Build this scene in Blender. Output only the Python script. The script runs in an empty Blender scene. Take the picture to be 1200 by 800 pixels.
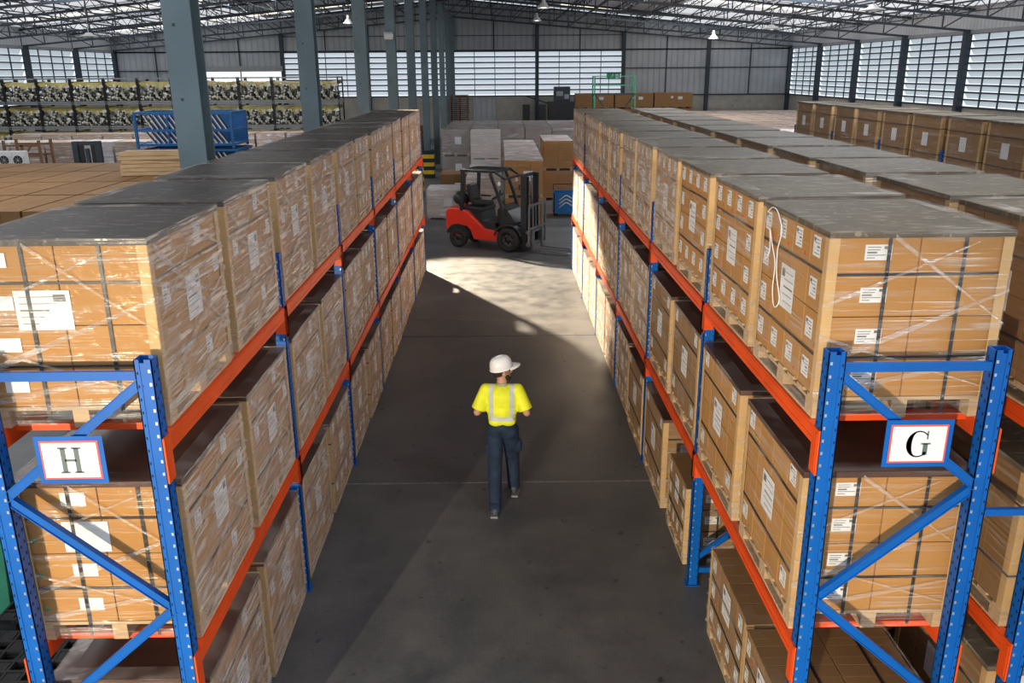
import bpy, bmesh, math, random
from mathutils import Vector, Matrix, Euler
random.seed(7)
S = bpy.context.scene
COL = S.collection
PI = math.pi

# ------------------------------------------------------------------ materials
def _mat(name):
    m = bpy.data.materials.new(name); m.use_nodes = True
    nt = m.node_tree
    b = nt.nodes['Principled BSDF']
    return m, nt, b
def N(nt, t, **kw):
    n = nt.nodes.new(t)
    for k, v in kw.items():
        setattr(n, k, v)
    return n
def coords(nt, scale=(1, 1, 1), rot=(0, 0, 0), rnd=True, kind='Object'):
    tc = N(nt, 'ShaderNodeTexCoord')
    mp = N(nt, 'ShaderNodeMapping')
    mp.inputs['Scale'].default_value = scale
    mp.inputs['Rotation'].default_value = rot
    if rnd:
        oi = N(nt, 'ShaderNodeObjectInfo')
        mu = N(nt, 'ShaderNodeMath', operation='MULTIPLY'); mu.inputs[1].default_value = 37.0
        nt.links.new(oi.outputs['Random'], mu.inputs[0])
        ad = N(nt, 'ShaderNodeVectorMath', operation='ADD')
        nt.links.new(tc.outputs[kind], ad.inputs[0]); nt.links.new(mu.outputs[0], ad.inputs[1])
        nt.links.new(ad.outputs[0], mp.inputs['Vector'])
    else:
        nt.links.new(tc.outputs[kind], mp.inputs['Vector'])
    return mp.outputs[0]
def noise(nt, vec, scale, detail=3, rough=.55):
    n = N(nt, 'ShaderNodeTexNoise'); n.inputs['Scale'].default_value = scale
    n.inputs['Detail'].default_value = detail; n.inputs['Roughness'].default_value = rough
    nt.links.new(vec, n.inputs['Vector']); return n.outputs['Fac']
def ramp(nt, fac, stops):
    r = N(nt, 'ShaderNodeValToRGB'); cr = r.color_ramp
    while len(cr.elements) < len(stops): cr.elements.new(.5)
    for e, (p, c) in zip(cr.elements, stops):
        e.position = p; e.color = (c[0], c[1], c[2], 1) if hasattr(c, '__len__') else (c, c, c, 1)
    nt.links.new(fac, r.inputs[0]); return r.outputs[0]
def math_(nt, op, a, b=None, clamp=False):
    n = N(nt, 'ShaderNodeMath', operation=op); n.use_clamp = clamp
    for i, v in enumerate((a, b)):
        if v is None: continue
        if isinstance(v, (int, float)): n.inputs[i].default_value = v
        else: nt.links.new(v, n.inputs[i])
    return n.outputs[0]
def mixc(nt, fac, a, b, blend='MIX'):
    n = N(nt, 'ShaderNodeMix', data_type='RGBA'); n.blend_type = blend
    for i, v in ((0, fac), (6, a), (7, b)):
        if isinstance(v, (int, float)): n.inputs[i].default_value = v
        elif isinstance(v, tuple): n.inputs[i].default_value = (*v, 1)
        else: nt.links.new(v, n.inputs[i])
    return n.outputs[2]
def bump(nt, b, h, strength=.3, dist=.01):
    n = N(nt, 'ShaderNodeBump'); n.inputs['Strength'].default_value = strength; n.inputs['Distance'].default_value = dist
    nt.links.new(h, n.inputs['Height']); nt.links.new(n.outputs[0], b.inputs['Normal'])
def simple(name, col, rough=.6, metal=0, var=.12, nscale=6, spec=.5, bmp=0):
    m, nt, b = _mat(name)
    v = coords(nt); f = noise(nt, v, nscale, 4)
    lo = tuple(c * (1 - var) for c in col); hi = tuple(min(1, c * (1 + var)) for c in col)
    nt.links.new(ramp(nt, f, [(.3, lo), (.7, hi)]), b.inputs['Base Color'])
    b.inputs['Roughness'].default_value = rough; b.inputs['Metallic'].default_value = metal
    b.inputs['Specular IOR Level'].default_value = spec
    if bmp: bump(nt, b, noise(nt, v, nscale * 6, 3), bmp)
    return m
def sheetmat(name, dark, light):
    # dusty cover sheet: dark, with pale scuffs and blotches that also paint in white glints
    m, nt, b = _mat(name)
    v = coords(nt); f = noise(nt, v, 3, 4, .6)
    sc = noise(nt, coords(nt, (3, 14, 3), (0, 0, .9)), 1.6, 4, .6); sc2 = noise(nt, v, 16, 3)
    base = ramp(nt, f, [(.3, dark), (.75, tuple(d * 1.5 for d in dark))])
    k = ramp(nt, sc, [(.56, 0), (.68, 1)])
    k2 = ramp(nt, sc2, [(.63, 0), (.70, .9)])
    nt.links.new(mixc(nt, math_(nt, 'MULTIPLY', math_(nt, 'MAXIMUM', k, k2), .8), base, light), b.inputs['Base Color'])
    b.inputs['Roughness'].default_value = .5; b.inputs['Specular IOR Level'].default_value = .25
    bump(nt, b, f, .3, .01)
    return m
def cardboard(name, c1, c2, var=.22):
    m, nt, b = _mat(name)
    v = coords(nt)
    oi = N(nt, 'ShaderNodeObjectInfo')
    base = ramp(nt, oi.outputs['Random'], [(0, c1), (1, c2)])
    fine = noise(nt, coords(nt, (3, 3, 60)), 4, 2)
    big = noise(nt, v, 3.0, 3)
    k = math_(nt, 'ADD', math_(nt, 'MULTIPLY', fine, .12), math_(nt, 'MULTIPLY', big, .35))
    col = mixc(nt, math_(nt, 'SUBTRACT', k, .12, True), base, tuple(a * .55 for a in c1))
    nt.links.new(col, b.inputs['Base Color'])
    b.inputs['Roughness'].default_value = .75; b.inputs['Specular IOR Level'].default_value = .25
    return m
def wood(name, c1, c2, axis=1):
    m, nt, b = _mat(name)
    sc = [14, 14, 14]; sc[axis] = 1.2
    v = coords(nt, tuple(sc)); f = noise(nt, v, 2.2, 5, .6)
    nt.links.new(ramp(nt, f, [(.28, c1), (.72, c2)]), b.inputs['Base Color'])
    b.inputs['Roughness'].default_value = .8; bump(nt, b, f, .3)
    return m
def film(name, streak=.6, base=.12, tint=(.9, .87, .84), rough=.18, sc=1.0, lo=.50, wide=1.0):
    """stretch film: clear plastic pulled into milky diagonal folds whose white also paints in highlights, with looser shiny patches"""
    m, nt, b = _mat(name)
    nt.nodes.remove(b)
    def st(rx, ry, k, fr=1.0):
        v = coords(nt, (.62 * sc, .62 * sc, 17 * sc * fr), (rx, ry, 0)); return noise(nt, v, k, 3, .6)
    a = ramp(nt, st(.80, .80, 1.0), [(lo, 0), (lo + .05, .35), (lo + .15 * wide, 1)])  # pale streaks: milky creases plus highlights put into the diffuse colour
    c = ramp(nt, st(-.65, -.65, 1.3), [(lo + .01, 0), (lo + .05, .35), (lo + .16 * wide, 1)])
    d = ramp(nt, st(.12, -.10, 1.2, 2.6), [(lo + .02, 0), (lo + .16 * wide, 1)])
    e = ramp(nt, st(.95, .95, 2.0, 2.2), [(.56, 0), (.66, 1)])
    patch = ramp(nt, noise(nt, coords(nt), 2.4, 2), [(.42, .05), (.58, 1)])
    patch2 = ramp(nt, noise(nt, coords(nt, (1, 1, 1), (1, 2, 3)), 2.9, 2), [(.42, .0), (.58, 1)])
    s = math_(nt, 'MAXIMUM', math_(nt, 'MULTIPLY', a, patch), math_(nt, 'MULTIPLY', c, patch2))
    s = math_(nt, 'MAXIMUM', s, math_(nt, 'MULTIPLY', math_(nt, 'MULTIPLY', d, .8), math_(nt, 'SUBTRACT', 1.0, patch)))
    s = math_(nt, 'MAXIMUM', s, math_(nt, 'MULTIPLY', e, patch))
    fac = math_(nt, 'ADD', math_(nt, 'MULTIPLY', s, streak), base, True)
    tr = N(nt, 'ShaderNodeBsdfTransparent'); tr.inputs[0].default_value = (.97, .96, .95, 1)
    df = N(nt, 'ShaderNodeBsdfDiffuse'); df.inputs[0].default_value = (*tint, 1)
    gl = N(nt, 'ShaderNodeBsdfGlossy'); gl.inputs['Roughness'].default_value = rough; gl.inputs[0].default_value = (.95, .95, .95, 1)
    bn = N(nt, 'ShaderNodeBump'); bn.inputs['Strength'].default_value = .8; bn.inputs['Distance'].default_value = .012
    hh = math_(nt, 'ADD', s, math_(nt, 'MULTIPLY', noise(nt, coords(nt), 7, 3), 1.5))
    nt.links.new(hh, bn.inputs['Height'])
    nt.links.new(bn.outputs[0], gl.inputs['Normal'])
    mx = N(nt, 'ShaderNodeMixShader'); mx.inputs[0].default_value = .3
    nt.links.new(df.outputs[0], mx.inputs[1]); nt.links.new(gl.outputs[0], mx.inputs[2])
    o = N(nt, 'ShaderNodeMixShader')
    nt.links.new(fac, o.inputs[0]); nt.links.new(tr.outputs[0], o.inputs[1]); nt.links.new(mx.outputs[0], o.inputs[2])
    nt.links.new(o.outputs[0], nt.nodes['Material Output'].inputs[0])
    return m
def emit(name, col, s):
    m, nt, b = _mat(name)
    b.inputs['Base Color'].default_value = (*col, 1); b.inputs['Emission Color'].default_value = (*col, 1)
    b.inputs['Emission Strength'].default_value = s
    return m
def concrete(name, c1, c2, rough=.5):
    m, nt, b = _mat(name)
    v = coords(nt, rnd=False)
    big = noise(nt, v, .35, 5, .6); mid = noise(nt, v, 2.3, 6, .65); fine = noise(nt, v, 30, 3)
    f = math_(nt, 'ADD', math_(nt, 'ADD', math_(nt, 'MULTIPLY', big, .5), math_(nt, 'MULTIPLY', mid, .38)), math_(nt, 'MULTIPLY', fine, .12))
    col = ramp(nt, f, [(.36, c1), (.62, c2)])
    spot = ramp(nt, noise(nt, v, 7, 2), [(.26, .45), (.33, 1)])
    nt.links.new(mixc(nt, 1.0, col, spot, 'MULTIPLY'), b.inputs['Base Color'])
    nt.links.new(ramp(nt, mid, [(.3, rough - .1), (.7, rough + .15)]), b.inputs['Roughness'])
    bump(nt, b, fine, .08)
    return m
def corrugated(name, col, pitch=.2, axis=0, var=.1, metal=.2, rough=.5):
    m, nt, b = _mat(name)
    tc = N(nt, 'ShaderNodeTexCoord'); sp = N(nt, 'ShaderNodeSeparateXYZ'); nt.links.new(tc.outputs['Object'], sp.inputs[0])
    w = math_(nt, 'SINE', math_(nt, 'MULTIPLY', sp.outputs[axis], 2 * PI / pitch))
    h = math_(nt, 'POWER', math_(nt, 'ADD', math_(nt, 'MULTIPLY', w, .5), .5), 4)
    f = noise(nt, coords(nt, rnd=False), .8, 4)
    base = ramp(nt, f, [(.3, tuple(c * (1 - var) for c in col)), (.7, tuple(c * (1 + var) for c in col))])
    nt.links.new(mixc(nt, math_(nt, 'MULTIPLY', h, .35), base, tuple(c * .55 for c in col)), b.inputs['Base Color'])
    b.inputs['Metallic'].default_value = metal; b.inputs['Roughness'].default_value = rough
    bump(nt, b, h, .8, .03)
    return m
M = {}
M['card_gold'] = cardboard('card_gold', (.46, .225, .060), (.52, .265, .080))
M['card_tan'] = cardboard('card_tan', (.42, .22, .09), (.50, .28, .125))
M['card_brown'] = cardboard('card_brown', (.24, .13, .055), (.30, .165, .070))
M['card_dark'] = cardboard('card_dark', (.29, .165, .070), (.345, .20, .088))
M['card_pale'] = cardboard('card_pale', (.52, .38, .26), (.58, .44, .32))
M['pallet'] = wood('pallet', (.42, .27, .14), (.66, .48, .29), 0)
M['pallet_dark'] = wood('pallet_dark', (.10, .045, .03), (.19, .09, .06), 0)
M['plank'] = wood('plank', (.42, .27, .13), (.64, .46, .26), 0)
M['sheet_grey'] = sheetmat('sheet_grey', (.062, .055, .052), (.26, .23, .21))
M['sheet_olive'] = sheetmat('sheet_olive', (.088, .070, .046), (.34, .29, .21))
M['sheet_brown'] = simple('sheet_brown', (.085, .038, .028), .35, 0, .3, 3)  # brown tops, darkened in colour for the shade under the shelves
M['edge'] = simple('edge', (.60, .38, .16), .7, 0, .08, 8)
M['paper'] = simple('paper', (.80, .81, .84), .6, 0, .03, 8)
M['print'] = simple('print', (.16, .17, .19), .6)
M['strap'] = simple('strap', (.022, .022, .026), .35, 0, .2, 8)
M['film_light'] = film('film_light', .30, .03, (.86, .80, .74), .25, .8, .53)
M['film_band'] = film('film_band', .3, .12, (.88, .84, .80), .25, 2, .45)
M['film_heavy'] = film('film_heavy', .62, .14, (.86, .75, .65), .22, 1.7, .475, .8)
M['film_pale'] = film('film_pale', .6, .3, (.78, .72, .68), .25, .8, .5)
M['film_grey'] = film('film_grey', .5, .5, (.33, .30, .30), .25, .9, .5)
M['film_white'] = film('film_white', .4, .5, (.88, .86, .88), .25, .9, .5)
M['blue'] = simple('blue', (.002, .105, .44), .42, .0, .12, 3, .35)
M['orange'] = simple('orange', (.78, .085, .012), .45, 0, .12, 3, .4)
M['bolt'] = simple('bolt', (.75, .76, .78), .3, .8)
M['hole'] = simple('hole', (.003, .008, .03), .8)
M['steel_col'] = simple('steel_col', (.115, .165, .185), .45, .1, .15, 2)
M['steel_dark'] = simple('steel_dark', (.030, .045, .062), .5, .1, .15, 2)
M['truss'] = simple('truss', (.040, .052, .068), .5, .1, .15, 2)
M['floor'] = concrete('floor', (.056, .064, .078), (.155, .158, .162), .45)
M['joint'] = simple('joint', (.21, .21, .21), .7, 0, .3, 20)
M['joint_dark'] = simple('joint_dark', (.03, .03, .03), .7, 0, .3, 20)
M['dado'] = concrete('dado', (.30, .28, .25), (.48, .45, .40), .8)
M['corr'] = corrugated('corr', (.42, .44, .47), .42, 0)
M['roof'] = corrugated('roof', (.74, .75, .77), .3, 1, .06, .25, .4)
M['roof_light'] = emit('roof_light', (1, .93, .74), 1.5)
M['roof_glow'] = emit('roof_glow', (.93, .95, 1), .62)
M['roof_glow'].node_tree.nodes['Principled BSDF'].inputs['Base Color'].default_value = (.7, .7, .7, 1)
M['lamp'] = emit('lamp', (1, .97, .9), 6)
M['white'] = simple('white', (.82, .82, .82), .4, 0, .03)
M['green'] = simple('green', (.05, .30, .17), .45)
M['green_sign'] = simple('green_sign', (.0, .36, .20), .5)
M['black'] = simple('black', (.012, .013, .015), .45, 0, .3, 4)
M['rubber'] = simple('rubber', (.022, .022, .024), .8, 0, .3, 8)
M['red'] = simple('red', (.80, .045, .025), .3, 0, .06, 2, .6)
M['frame_grey'] = simple('frame_grey', (.020, .028, .036), .42, 0, .1, 3)
M['fork_steel'] = simple('fork_steel', (.20, .21, .22), .4, .6)
M['crate_blue'] = simple('crate_blue', (.012, .15, .42), .4, 0, .2, 3)
M['crate_wood'] = cardboard('crate_wood', (.36, .19, .08), (.42, .23, .10))
M['yellow'] = simple('yellow', (.80, .55, .03), .5)
M['olive'] = simple('olive', (.52, .43, .13), .6, 0, .35, 2)
M['parts'] = simple('parts', (.14, .15, .13), .35, .3, .5, 9)
M['parts_white'] = simple('parts_white', (.74, .72, .62), .35, .3, .2, 9)
M['bronze'] = simple('bronze', (.20, .10, .05), .6)
M['grey'] = simple('grey', (.33, .34, .36), .5)
M['skin'] = simple('skin', (.52, .28, .19), .55, 0, .06, 12)
M['hair'] = simple('hair', (.02, .013, .01), .8, 0, .3, 60)
M['helmet'] = simple('helmet', (.84, .85, .88), .25, 0, .02)
M['navy'] = simple('navy', (.016, .030, .062), .85, 0, .3, 12, .3, .5)
M['collar'] = simple('collar', (.36, .38, .25), .8)
M['shoe'] = simple('shoe', (.045, .055, .075), .7, 0, .3, 20)
M['sole'] = simple('sole', (.22, .23, .25), .7)
# slats: thin translucent white sheets that daylight shines through
def slat_mat(name, col):
    m, nt, b = _mat(name)
    nt.nodes.remove(b)
    t = N(nt, 'ShaderNodeBsdfTranslucent'); t.inputs[0].default_value = (*col, 1)
    d = N(nt, 'ShaderNodeBsdfDiffuse'); d.inputs[0].default_value = (*col, 1)
    mx = N(nt, 'ShaderNodeMixShader'); mx.inputs[0].default_value = .45
    nt.links.new(t.outputs[0], mx.inputs[1]); nt.links.new(d.outputs[0], mx.inputs[2])
    nt.links.new(mx.outputs[0], nt.nodes['Material Output'].inputs[0])
    return m
M['slat'] = slat_mat('slat', (.80, .83, .86))
M['slat_side'] = slat_mat('slat_side', (.66, .71, .73))
def shirt_mat():
    m, nt, b = _mat('shirt')
    tc = N(nt, 'ShaderNodeTexCoord'); sp = N(nt, 'ShaderNodeSeparateXYZ'); nt.links.new(tc.outputs['Object'], sp.inputs[0])
    x = math_(nt, 'ABSOLUTE', sp.outputs[0]); z = sp.outputs[2]
    def between(v, a, c):
        return math_(nt, 'MULTIPLY', math_(nt, 'GREATER_THAN', v, a), math_(nt, 'LESS_THAN', v, c))
    vert = math_(nt, 'MULTIPLY', between(x, .088, .138), math_(nt, 'GREATER_THAN', z, 1.085))
    hor = math_(nt, 'MULTIPLY', between(z, 1.075, 1.125), math_(nt, 'LESS_THAN', x, .138))
    f = math_(nt, 'MAXIMUM', vert, hor)
    v = coords(nt); w = noise(nt, v, 9, 3)
    yel = ramp(nt, w, [(.3, (.70, .74, .015)), (.7, (.86, .90, .03))])
    nt.links.new(mixc(nt, f, yel, (.55, .60, .63)), b.inputs['Base Color'])
    b.inputs['Roughness'].default_value = .7
    bump(nt, b, w, .5, .02)
    return m
M['shirt'] = shirt_mat()
M['orange_red'] = simple('orange_red', (.85, .10, .06), .5)
M['letter'] = simple('letter', (.11, .15, .15), .6, 0, .05)

# ------------------------------------------------------------------ mesh builder
class MB:
    def __init__(s): s.v = []; s.f = []; s.m = []; s.mats = []; s.smooth = []
    def mi(s, mat):
        if mat not in s.mats: s.mats.append(mat)
        return s.mats.index(mat)
    def add(s, vs, fs, mat, smooth=False, T=None):
        o = len(s.v); k = s.mi(mat)
        for p in vs:
            p = Vector(p); s.v.append(tuple(T @ p) if T is not None else tuple(p))
        for f in fs:
            s.f.append(tuple(o + i for i in f)); s.m.append(k); s.smooth.append(smooth)
        return s
    def box(s, a, b, mat, T=None, bev=0):
        x0, y0, z0 = (min(a[i], b[i]) for i in range(3)); x1, y1, z1 = (max(a[i], b[i]) for i in range(3))
        if bev:
            bm = bmesh.new(); bmesh.ops.create_cube(bm, size=1)
            bmesh.ops.scale(bm, vec=(x1 - x0, y1 - y0, z1 - z0), verts=bm.verts)
            bmesh.ops.translate(bm, vec=((x0 + x1) / 2, (y0 + y1) / 2, (z0 + z1) / 2), verts=bm.verts)
            bmesh.ops.bevel(bm, geom=list(bm.edges), offset=bev, segments=2, affect='EDGES', profile=.6)
            return s.bm(bm, mat, T)
        vs = [(x0, y0, z0), (x1, y0, z0), (x1, y1, z0), (x0, y1, z0), (x0, y0, z1), (x1, y0, z1), (x1, y1, z1), (x0, y1, z1)]
        return s.add(vs, [(0, 3, 2, 1), (4, 5, 6, 7), (0, 1, 5, 4), (1, 2, 6, 5), (2, 3, 7, 6), (3, 0, 4, 7)], mat, False, T)
    def bm(s, bm, mat, T=None, smooth=False):
        bm.verts.ensure_lookup_table(); bm.verts.index_update()
        s.add([v.co.copy() for v in bm.verts], [[v.index for v in f.verts] for f in bm.faces], mat, smooth, T); bm.free(); return s
    def bar(s, p, q, w, h, mat, up=(0, 0, 1)):
        """rectangular bar from p to q; w across, h along 'up'"""
        p = Vector(p); q = Vector(q); d = (q - p); L = d.length; d.normalize(); u = Vector(up)
        if abs(d.dot(u)) > .98: u = Vector((0, 1, 0))
        r = d.cross(u).normalized(); u = r.cross(d)
        vs = []
        for c in (p, q):
            for a, b in ((-1, -1), (1, -1), (1, 1), (-1, 1)): vs.append(c + r * a * w / 2 + u * b * h / 2)
        return s.add(vs, [(0, 1, 2, 3), (7, 6, 5, 4), (0, 4, 5, 1), (1, 5, 6, 2), (2, 6, 7, 3), (3, 7, 4, 0)], mat)
    def tube(s, pts, r, mat, n=10, caps=True, smooth=True):
        pts = [Vector(p) for p in pts]; rs = r if hasattr(r, '__len__') else [r] * len(pts)
        o = []; fs = []
        prev = None
        for i, p in enumerate(pts):
            d = (pts[min(i + 1, len(pts) - 1)] - pts[max(i - 1, 0)]).normalized()
            if prev is None:
                a = d.orthogonal().normalized()
            else:
                a = (prev - d * prev.dot(d)).normalized()
            prev = a; b = d.cross(a)
            for k in range(n):
                t = 2 * PI * k / n; o.append(p + (a * math.cos(t) + b * math.sin(t)) * rs[i])
        for i in range(len(pts) - 1):
            for k in range(n):
                k2 = (k + 1) % n; fs.append((i * n + k, i * n + k2, (i + 1) * n + k2, (i + 1) * n + k))
        if caps:
            fs.append(tuple(range(n - 1, -1, -1))); fs.append(tuple((len(pts) - 1) * n + k for k in range(n)))
        return s.add(o, fs, mat, smooth)
    def lathe(s, prof, mat, n=24, T=None, smooth=True):
        vs = []; fs = []
        for r, z in prof:
            for k in range(n):
                t = 2 * PI * k / n; vs.append((r * math.cos(t), r * math.sin(t), z))
        for i in range(len(prof) - 1):
            for k in range(n):
                k2 = (k + 1) % n; fs.append((i * n + k, i * n + k2, (i + 1) * n + k2, (i + 1) * n + k))
        return s.add(vs, fs, mat, smooth, T)
    def prism(s, poly, a0, a1, mat, axis=1, T=None):
        """polygon (2D) extruded along axis; poly coords fill the other two axes in order"""
        def P(u, w, t):
            c = [0, 0, 0]; o = [i for i in range(3) if i != axis]; c[o[0]] = u; c[o[1]] = w; c[axis] = t; return c
        n = len(poly); vs = [P(u, w, a0) for u, w in poly] + [P(u, w, a1) for u, w in poly]
        fs = [tuple(range(n)), tuple(range(2 * n - 1, n - 1, -1))] + [(i, n + i, n + (i + 1) % n, (i + 1) % n) for i in range(n)]
        bm = bmesh.new(); bv = [bm.verts.new(v) for v in vs]
        for f in fs: bm.faces.new([bv[i] for i in f])
        bmesh.ops.recalc_face_normals(bm, faces=bm.faces)
        return s.bm(bm, mat, T)
    def quad(s, a, b, c, d, mat): return s.add([a, b, c, d], [(0, 1, 2, 3)], mat)
    def build(s, name, parent=None, loc=None, rot=None):
        me = bpy.data.meshes.new(name); me.from_pydata(s.v, [], s.f)
        for k in s.mats: me.materials.append(M[k])
        me.polygons.foreach_set('material_index', s.m)
        me.polygons.foreach_set('use_smooth', s.smooth)
        me.update()
        o = bpy.data.objects.new(name, me); COL.objects.link(o)
        if parent is not None: o.parent = parent
        if loc is not None: o.location = loc
        if rot is not None: o.rotation_euler = rot
        return o
def tag(o, label=None, cat=None, group=None, kind=None):
    if label:
        assert 4 <= len(label.split()) <= 16, label
        o['label'] = label
    if cat: o['category'] = cat
    if group: o['group'] = group
    if kind: o['kind'] = kind
    return o
def empty(name, loc=(0, 0, 0), rz=0):
    o = bpy.data.objects.new(name, None); o.empty_display_size = .1; COL.objects.link(o); o.location = loc; o.rotation_euler = (0, 0, rz); return o
def struct(o): o['kind'] = 'structure'; return o
def children(o): return [c for c in ALLCH.get(o.name, [])]
ALLCH = {}
def reg(root):
    """remember the tree under a prototype (parent -> children) so that copies are cheap"""
    byp = {}
    for o in COL.objects:
        if o.parent is not None: byp.setdefault(o.parent.name, []).append(o)
    def rec(o):
        ALLCH[o.name] = byp.get(o.name, [])
        for c in ALLCH[o.name]: rec(c)
    rec(root); return root
def copy_tree(o, parent=None):
    c = o.copy(); COL.objects.link(c); c.parent = parent
    for k in ('label', 'group'):
        if parent is None and k in c.keys(): del c[k]
    for ch in children(o): copy_tree(ch, c)
    return c
USED = set()
def place(proto, loc, rz, label, group=None):
    """first use moves the prototype itself, later uses copy it"""
    if proto.name in USED: o = copy_tree(proto)
    else: USED.add(proto.name); o = proto
    o.location = loc; o.rotation_euler = (0, 0, rz)
    if label: tag(o, label)
    if group: o['group'] = group
    return o
# the copies are made from hidden-free prototypes, so every prototype must be used at least once
ORD = ['first', 'second', 'third', 'fourth', 'fifth', 'sixth', 'seventh', 'eighth', 'ninth', 'tenth', 'eleventh', 'twelfth', 'thirteenth', 'fourteenth']

# ------------------------------------------------------------------ camera
CAM = (1.8511, 0, 4.6698); F = 990.45; PITCH, YAW, ROLL = .308443, -.0124785, .0070382
def make_camera():
    cy, sy = math.cos(YAW), math.sin(YAW); cp, sp = math.cos(PITCH), math.sin(PITCH); cr, sr = math.cos(ROLL), math.sin(ROLL)
    r0 = Vector((cy, sy, 0)); f0 = Vector((-sy, cy, 0)); z = Vector((0, 0, 1))
    fwd = cp * f0 - sp * z; up = sp * f0 + cp * z
    r = cr * r0 - sr * up; u = sr * r0 + cr * up
    cam = bpy.data.cameras.new('camera'); o = bpy.data.objects.new('camera', cam); COL.objects.link(o)
    m = Matrix((r, u, -fwd)).transposed().to_4x4(); m.translation = Vector(CAM); o.matrix_world = m
    cam.sensor_width = 36; cam.lens = F * 36 / 1200; cam.clip_end = 500; cam.clip_start = .05
    S.camera = o
make_camera()
S.view_settings.view_transform = 'Standard'; S.view_settings.look = 'None'; S.view_settings.gamma = 1
S.view_settings.use_curve_mapping = False
S.view_settings.exposure = 0.1
S.cycles.transparent_max_bounces = 24; S.cycles.max_bounces = 6; S.cycles.diffuse_bounces = 4
S.cycles.use_denoising = True
S.cycles.sample_clamp_indirect = 6
# ------------------------------------------------------------------ the building
YB = 64.4; XL, XR = -25.8, 23.1; XM = -1.35; YF = -7.0
COLY = [9.6 + 6.1 * k for k in range(9)]
def zbot(x): return 8.42 - .0873 * abs(x - XM)       # underside of the roof trusses
def ztop(x): return zbot(x) + 1.15 + .012 * (24 - abs(x - XM)) - .25
def build_shell():
    struct(MB().box((XL - 1, YF, -.2), (XR + 1, YB + .3, 0), 'floor').build('floor'))
    # roof: two slopes
    r = MB(); 
    for x0, x1 in ((XL - .6, XM), (XM, XR + .6)):
        z0, z1 = ztop(x0) + .12, ztop(x1) + .12
        r.add([(x0, YF, z0), (x1, YF, z1), (x1, YB + .3, z1), (x0, YB + .3, z0), (x0, YF, z0 + .06), (x1, YF, z1 + .06), (x1, YB + .3, z1 + .06), (x0, YB + .3, z0 + .06)],
              [(0, 3, 2, 1), (4, 5, 6, 7), (0, 1, 5, 4), (1, 2, 6, 5), (2, 3, 7, 6), (3, 0, 4, 7)], 'roof')
    struct(r.build('ceiling'))
    n = 1
    for y in (24.8, 37.0, 48.9, 61.0):
        for x0, x1 in ((-24, -3), (6, 19)):
            m = MB(); m.add([(x0, y - .35, ztop(x0) + .1), (x1, y - .35, ztop(x1) + .1), (x1, y + .35, ztop(x1) + .1), (x0, y + .35, ztop(x0) + .1)], [(0, 3, 2, 1)], 'roof_light')
            struct(m.build('window_%d' % n)); n += 1
    # glowing sheets added along both eaves to whiten the roof underside
    for x0, x1 in ((XL + .3, -14.5), (12.5, XR - .3)):
        for k in range(8):
            y0, y1 = 15.9 + 6.1 * k, 15.9 + 6.1 * (k + 1) - .5
            m = MB(); m.add([(x0, y0, ztop(x0) + .11), (x1, y0, ztop(x1) + .11), (x1, y1, ztop(x1) + .11), (x0, y1, ztop(x0) + .11)], [(0, 3, 2, 1)], 'roof_glow')
            struct(m.build('window_%d' % (60 + n))); n += 1
    # back wall
    def wallbox(x0, x1, z0, z1, nm, mat='corr', th=.12, y=YB):
        return struct(MB().box((x0, y, z0), (x1, y + th, z1), mat).build(nm))
    w = MB()
    w.box((XL, YB, 0), (XR, YB + .2, 2.0), 'dado')
    w.box((XL, YB - .03, 2.0), (-19.5, YB + .2, 3.02), 'dado'); w.box((-13.6, YB - .03, 2.0), (XR, YB + .2, 3.02), 'dado')
    struct(w.build('wall_back_lower'))
    w = MB()
    segs = [(XL, -19.6, 3.02), (-19.6, -13.6, 4.9), (-13.6, 10.75, 6.12), (10.75, XR, 3.02)]
    for x0, x1, z0 in segs:
        for a, b in ((x0, min(x1, XM)), (max(x0, XM), x1)):
            if b <= a: continue
            za, zb = ztop(a), ztop(b)
            w.add([(a, YB, z0), (b, YB, z0), (b, YB, zb), (a, YB, za), (a, YB + .1, z0), (b, YB + .1, z0), (b, YB + .1, zb), (a, YB + .1, za)],
                  [(0, 1, 2, 3), (7, 6, 5, 4), (0, 4, 5, 1), (1, 5, 6, 2), (2, 6, 7, 3), (3, 7, 4, 0)], 'corr')
    struct(w.build('wall_back'))
    # roller door half open on the far left of the back wall
    d = struct(MB().box((-19.5, YB - .35, 4.82), (-13.7, YB - .02, 5.2), 'grey').build('door_1'))
    struct(MB().box((-19.5, YB + .02, 2.0), (-13.7, YB + .08, 4.05), 'grey').build('door_2'))
    # small grey sliding door in the dado
    dd = MB().box((-.05, YB - .07, 0), (1.55, YB - .03, 2.85), 'corr').box((-.1, YB - .09, 2.85), (1.6, YB - .02, 2.92), 'grey')
    struct(dd.build('door_3'))
    # posts and girts of the back wall
    for x in (-25.7, -19.85, -13.7, -7.6, 4.6, 10.85, 17.0, 22.95):
        struct(MB().box((x - .13, YB - .3, 0), (x + .13, YB - .01, zbot(x)), 'steel_dark').build('column'))
    g = MB()
    for z in (4.9, 6.18):
        for x0, x1 in ((XL, -13.6), (10.75, XR)): g.box((x0, YB - .08, z - .035), (x1, YB - .005, z + .035), 'steel_dark')
    g.box((XL, YB - .08, 6.14), (XR, YB - .005, 6.22), 'steel_dark')
    g.box((XL, YB - .1, 2.98), (-19.5, YB - .005, 3.06), 'steel_dark'); g.box((-13.6, YB - .1, 2.98), (XR, YB - .005, 3.06), 'steel_dark')
    g.box((-13.6, YB - .08, 7.15), (10.75, YB - .005, 7.2), 'steel_dark')
    for x in (-22.8, -16.8, 14.0, 20.1): g.box((x - .04, YB - .07, 3.0), (x + .04, YB - .005, zbot(x)), 'steel_dark')
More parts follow.
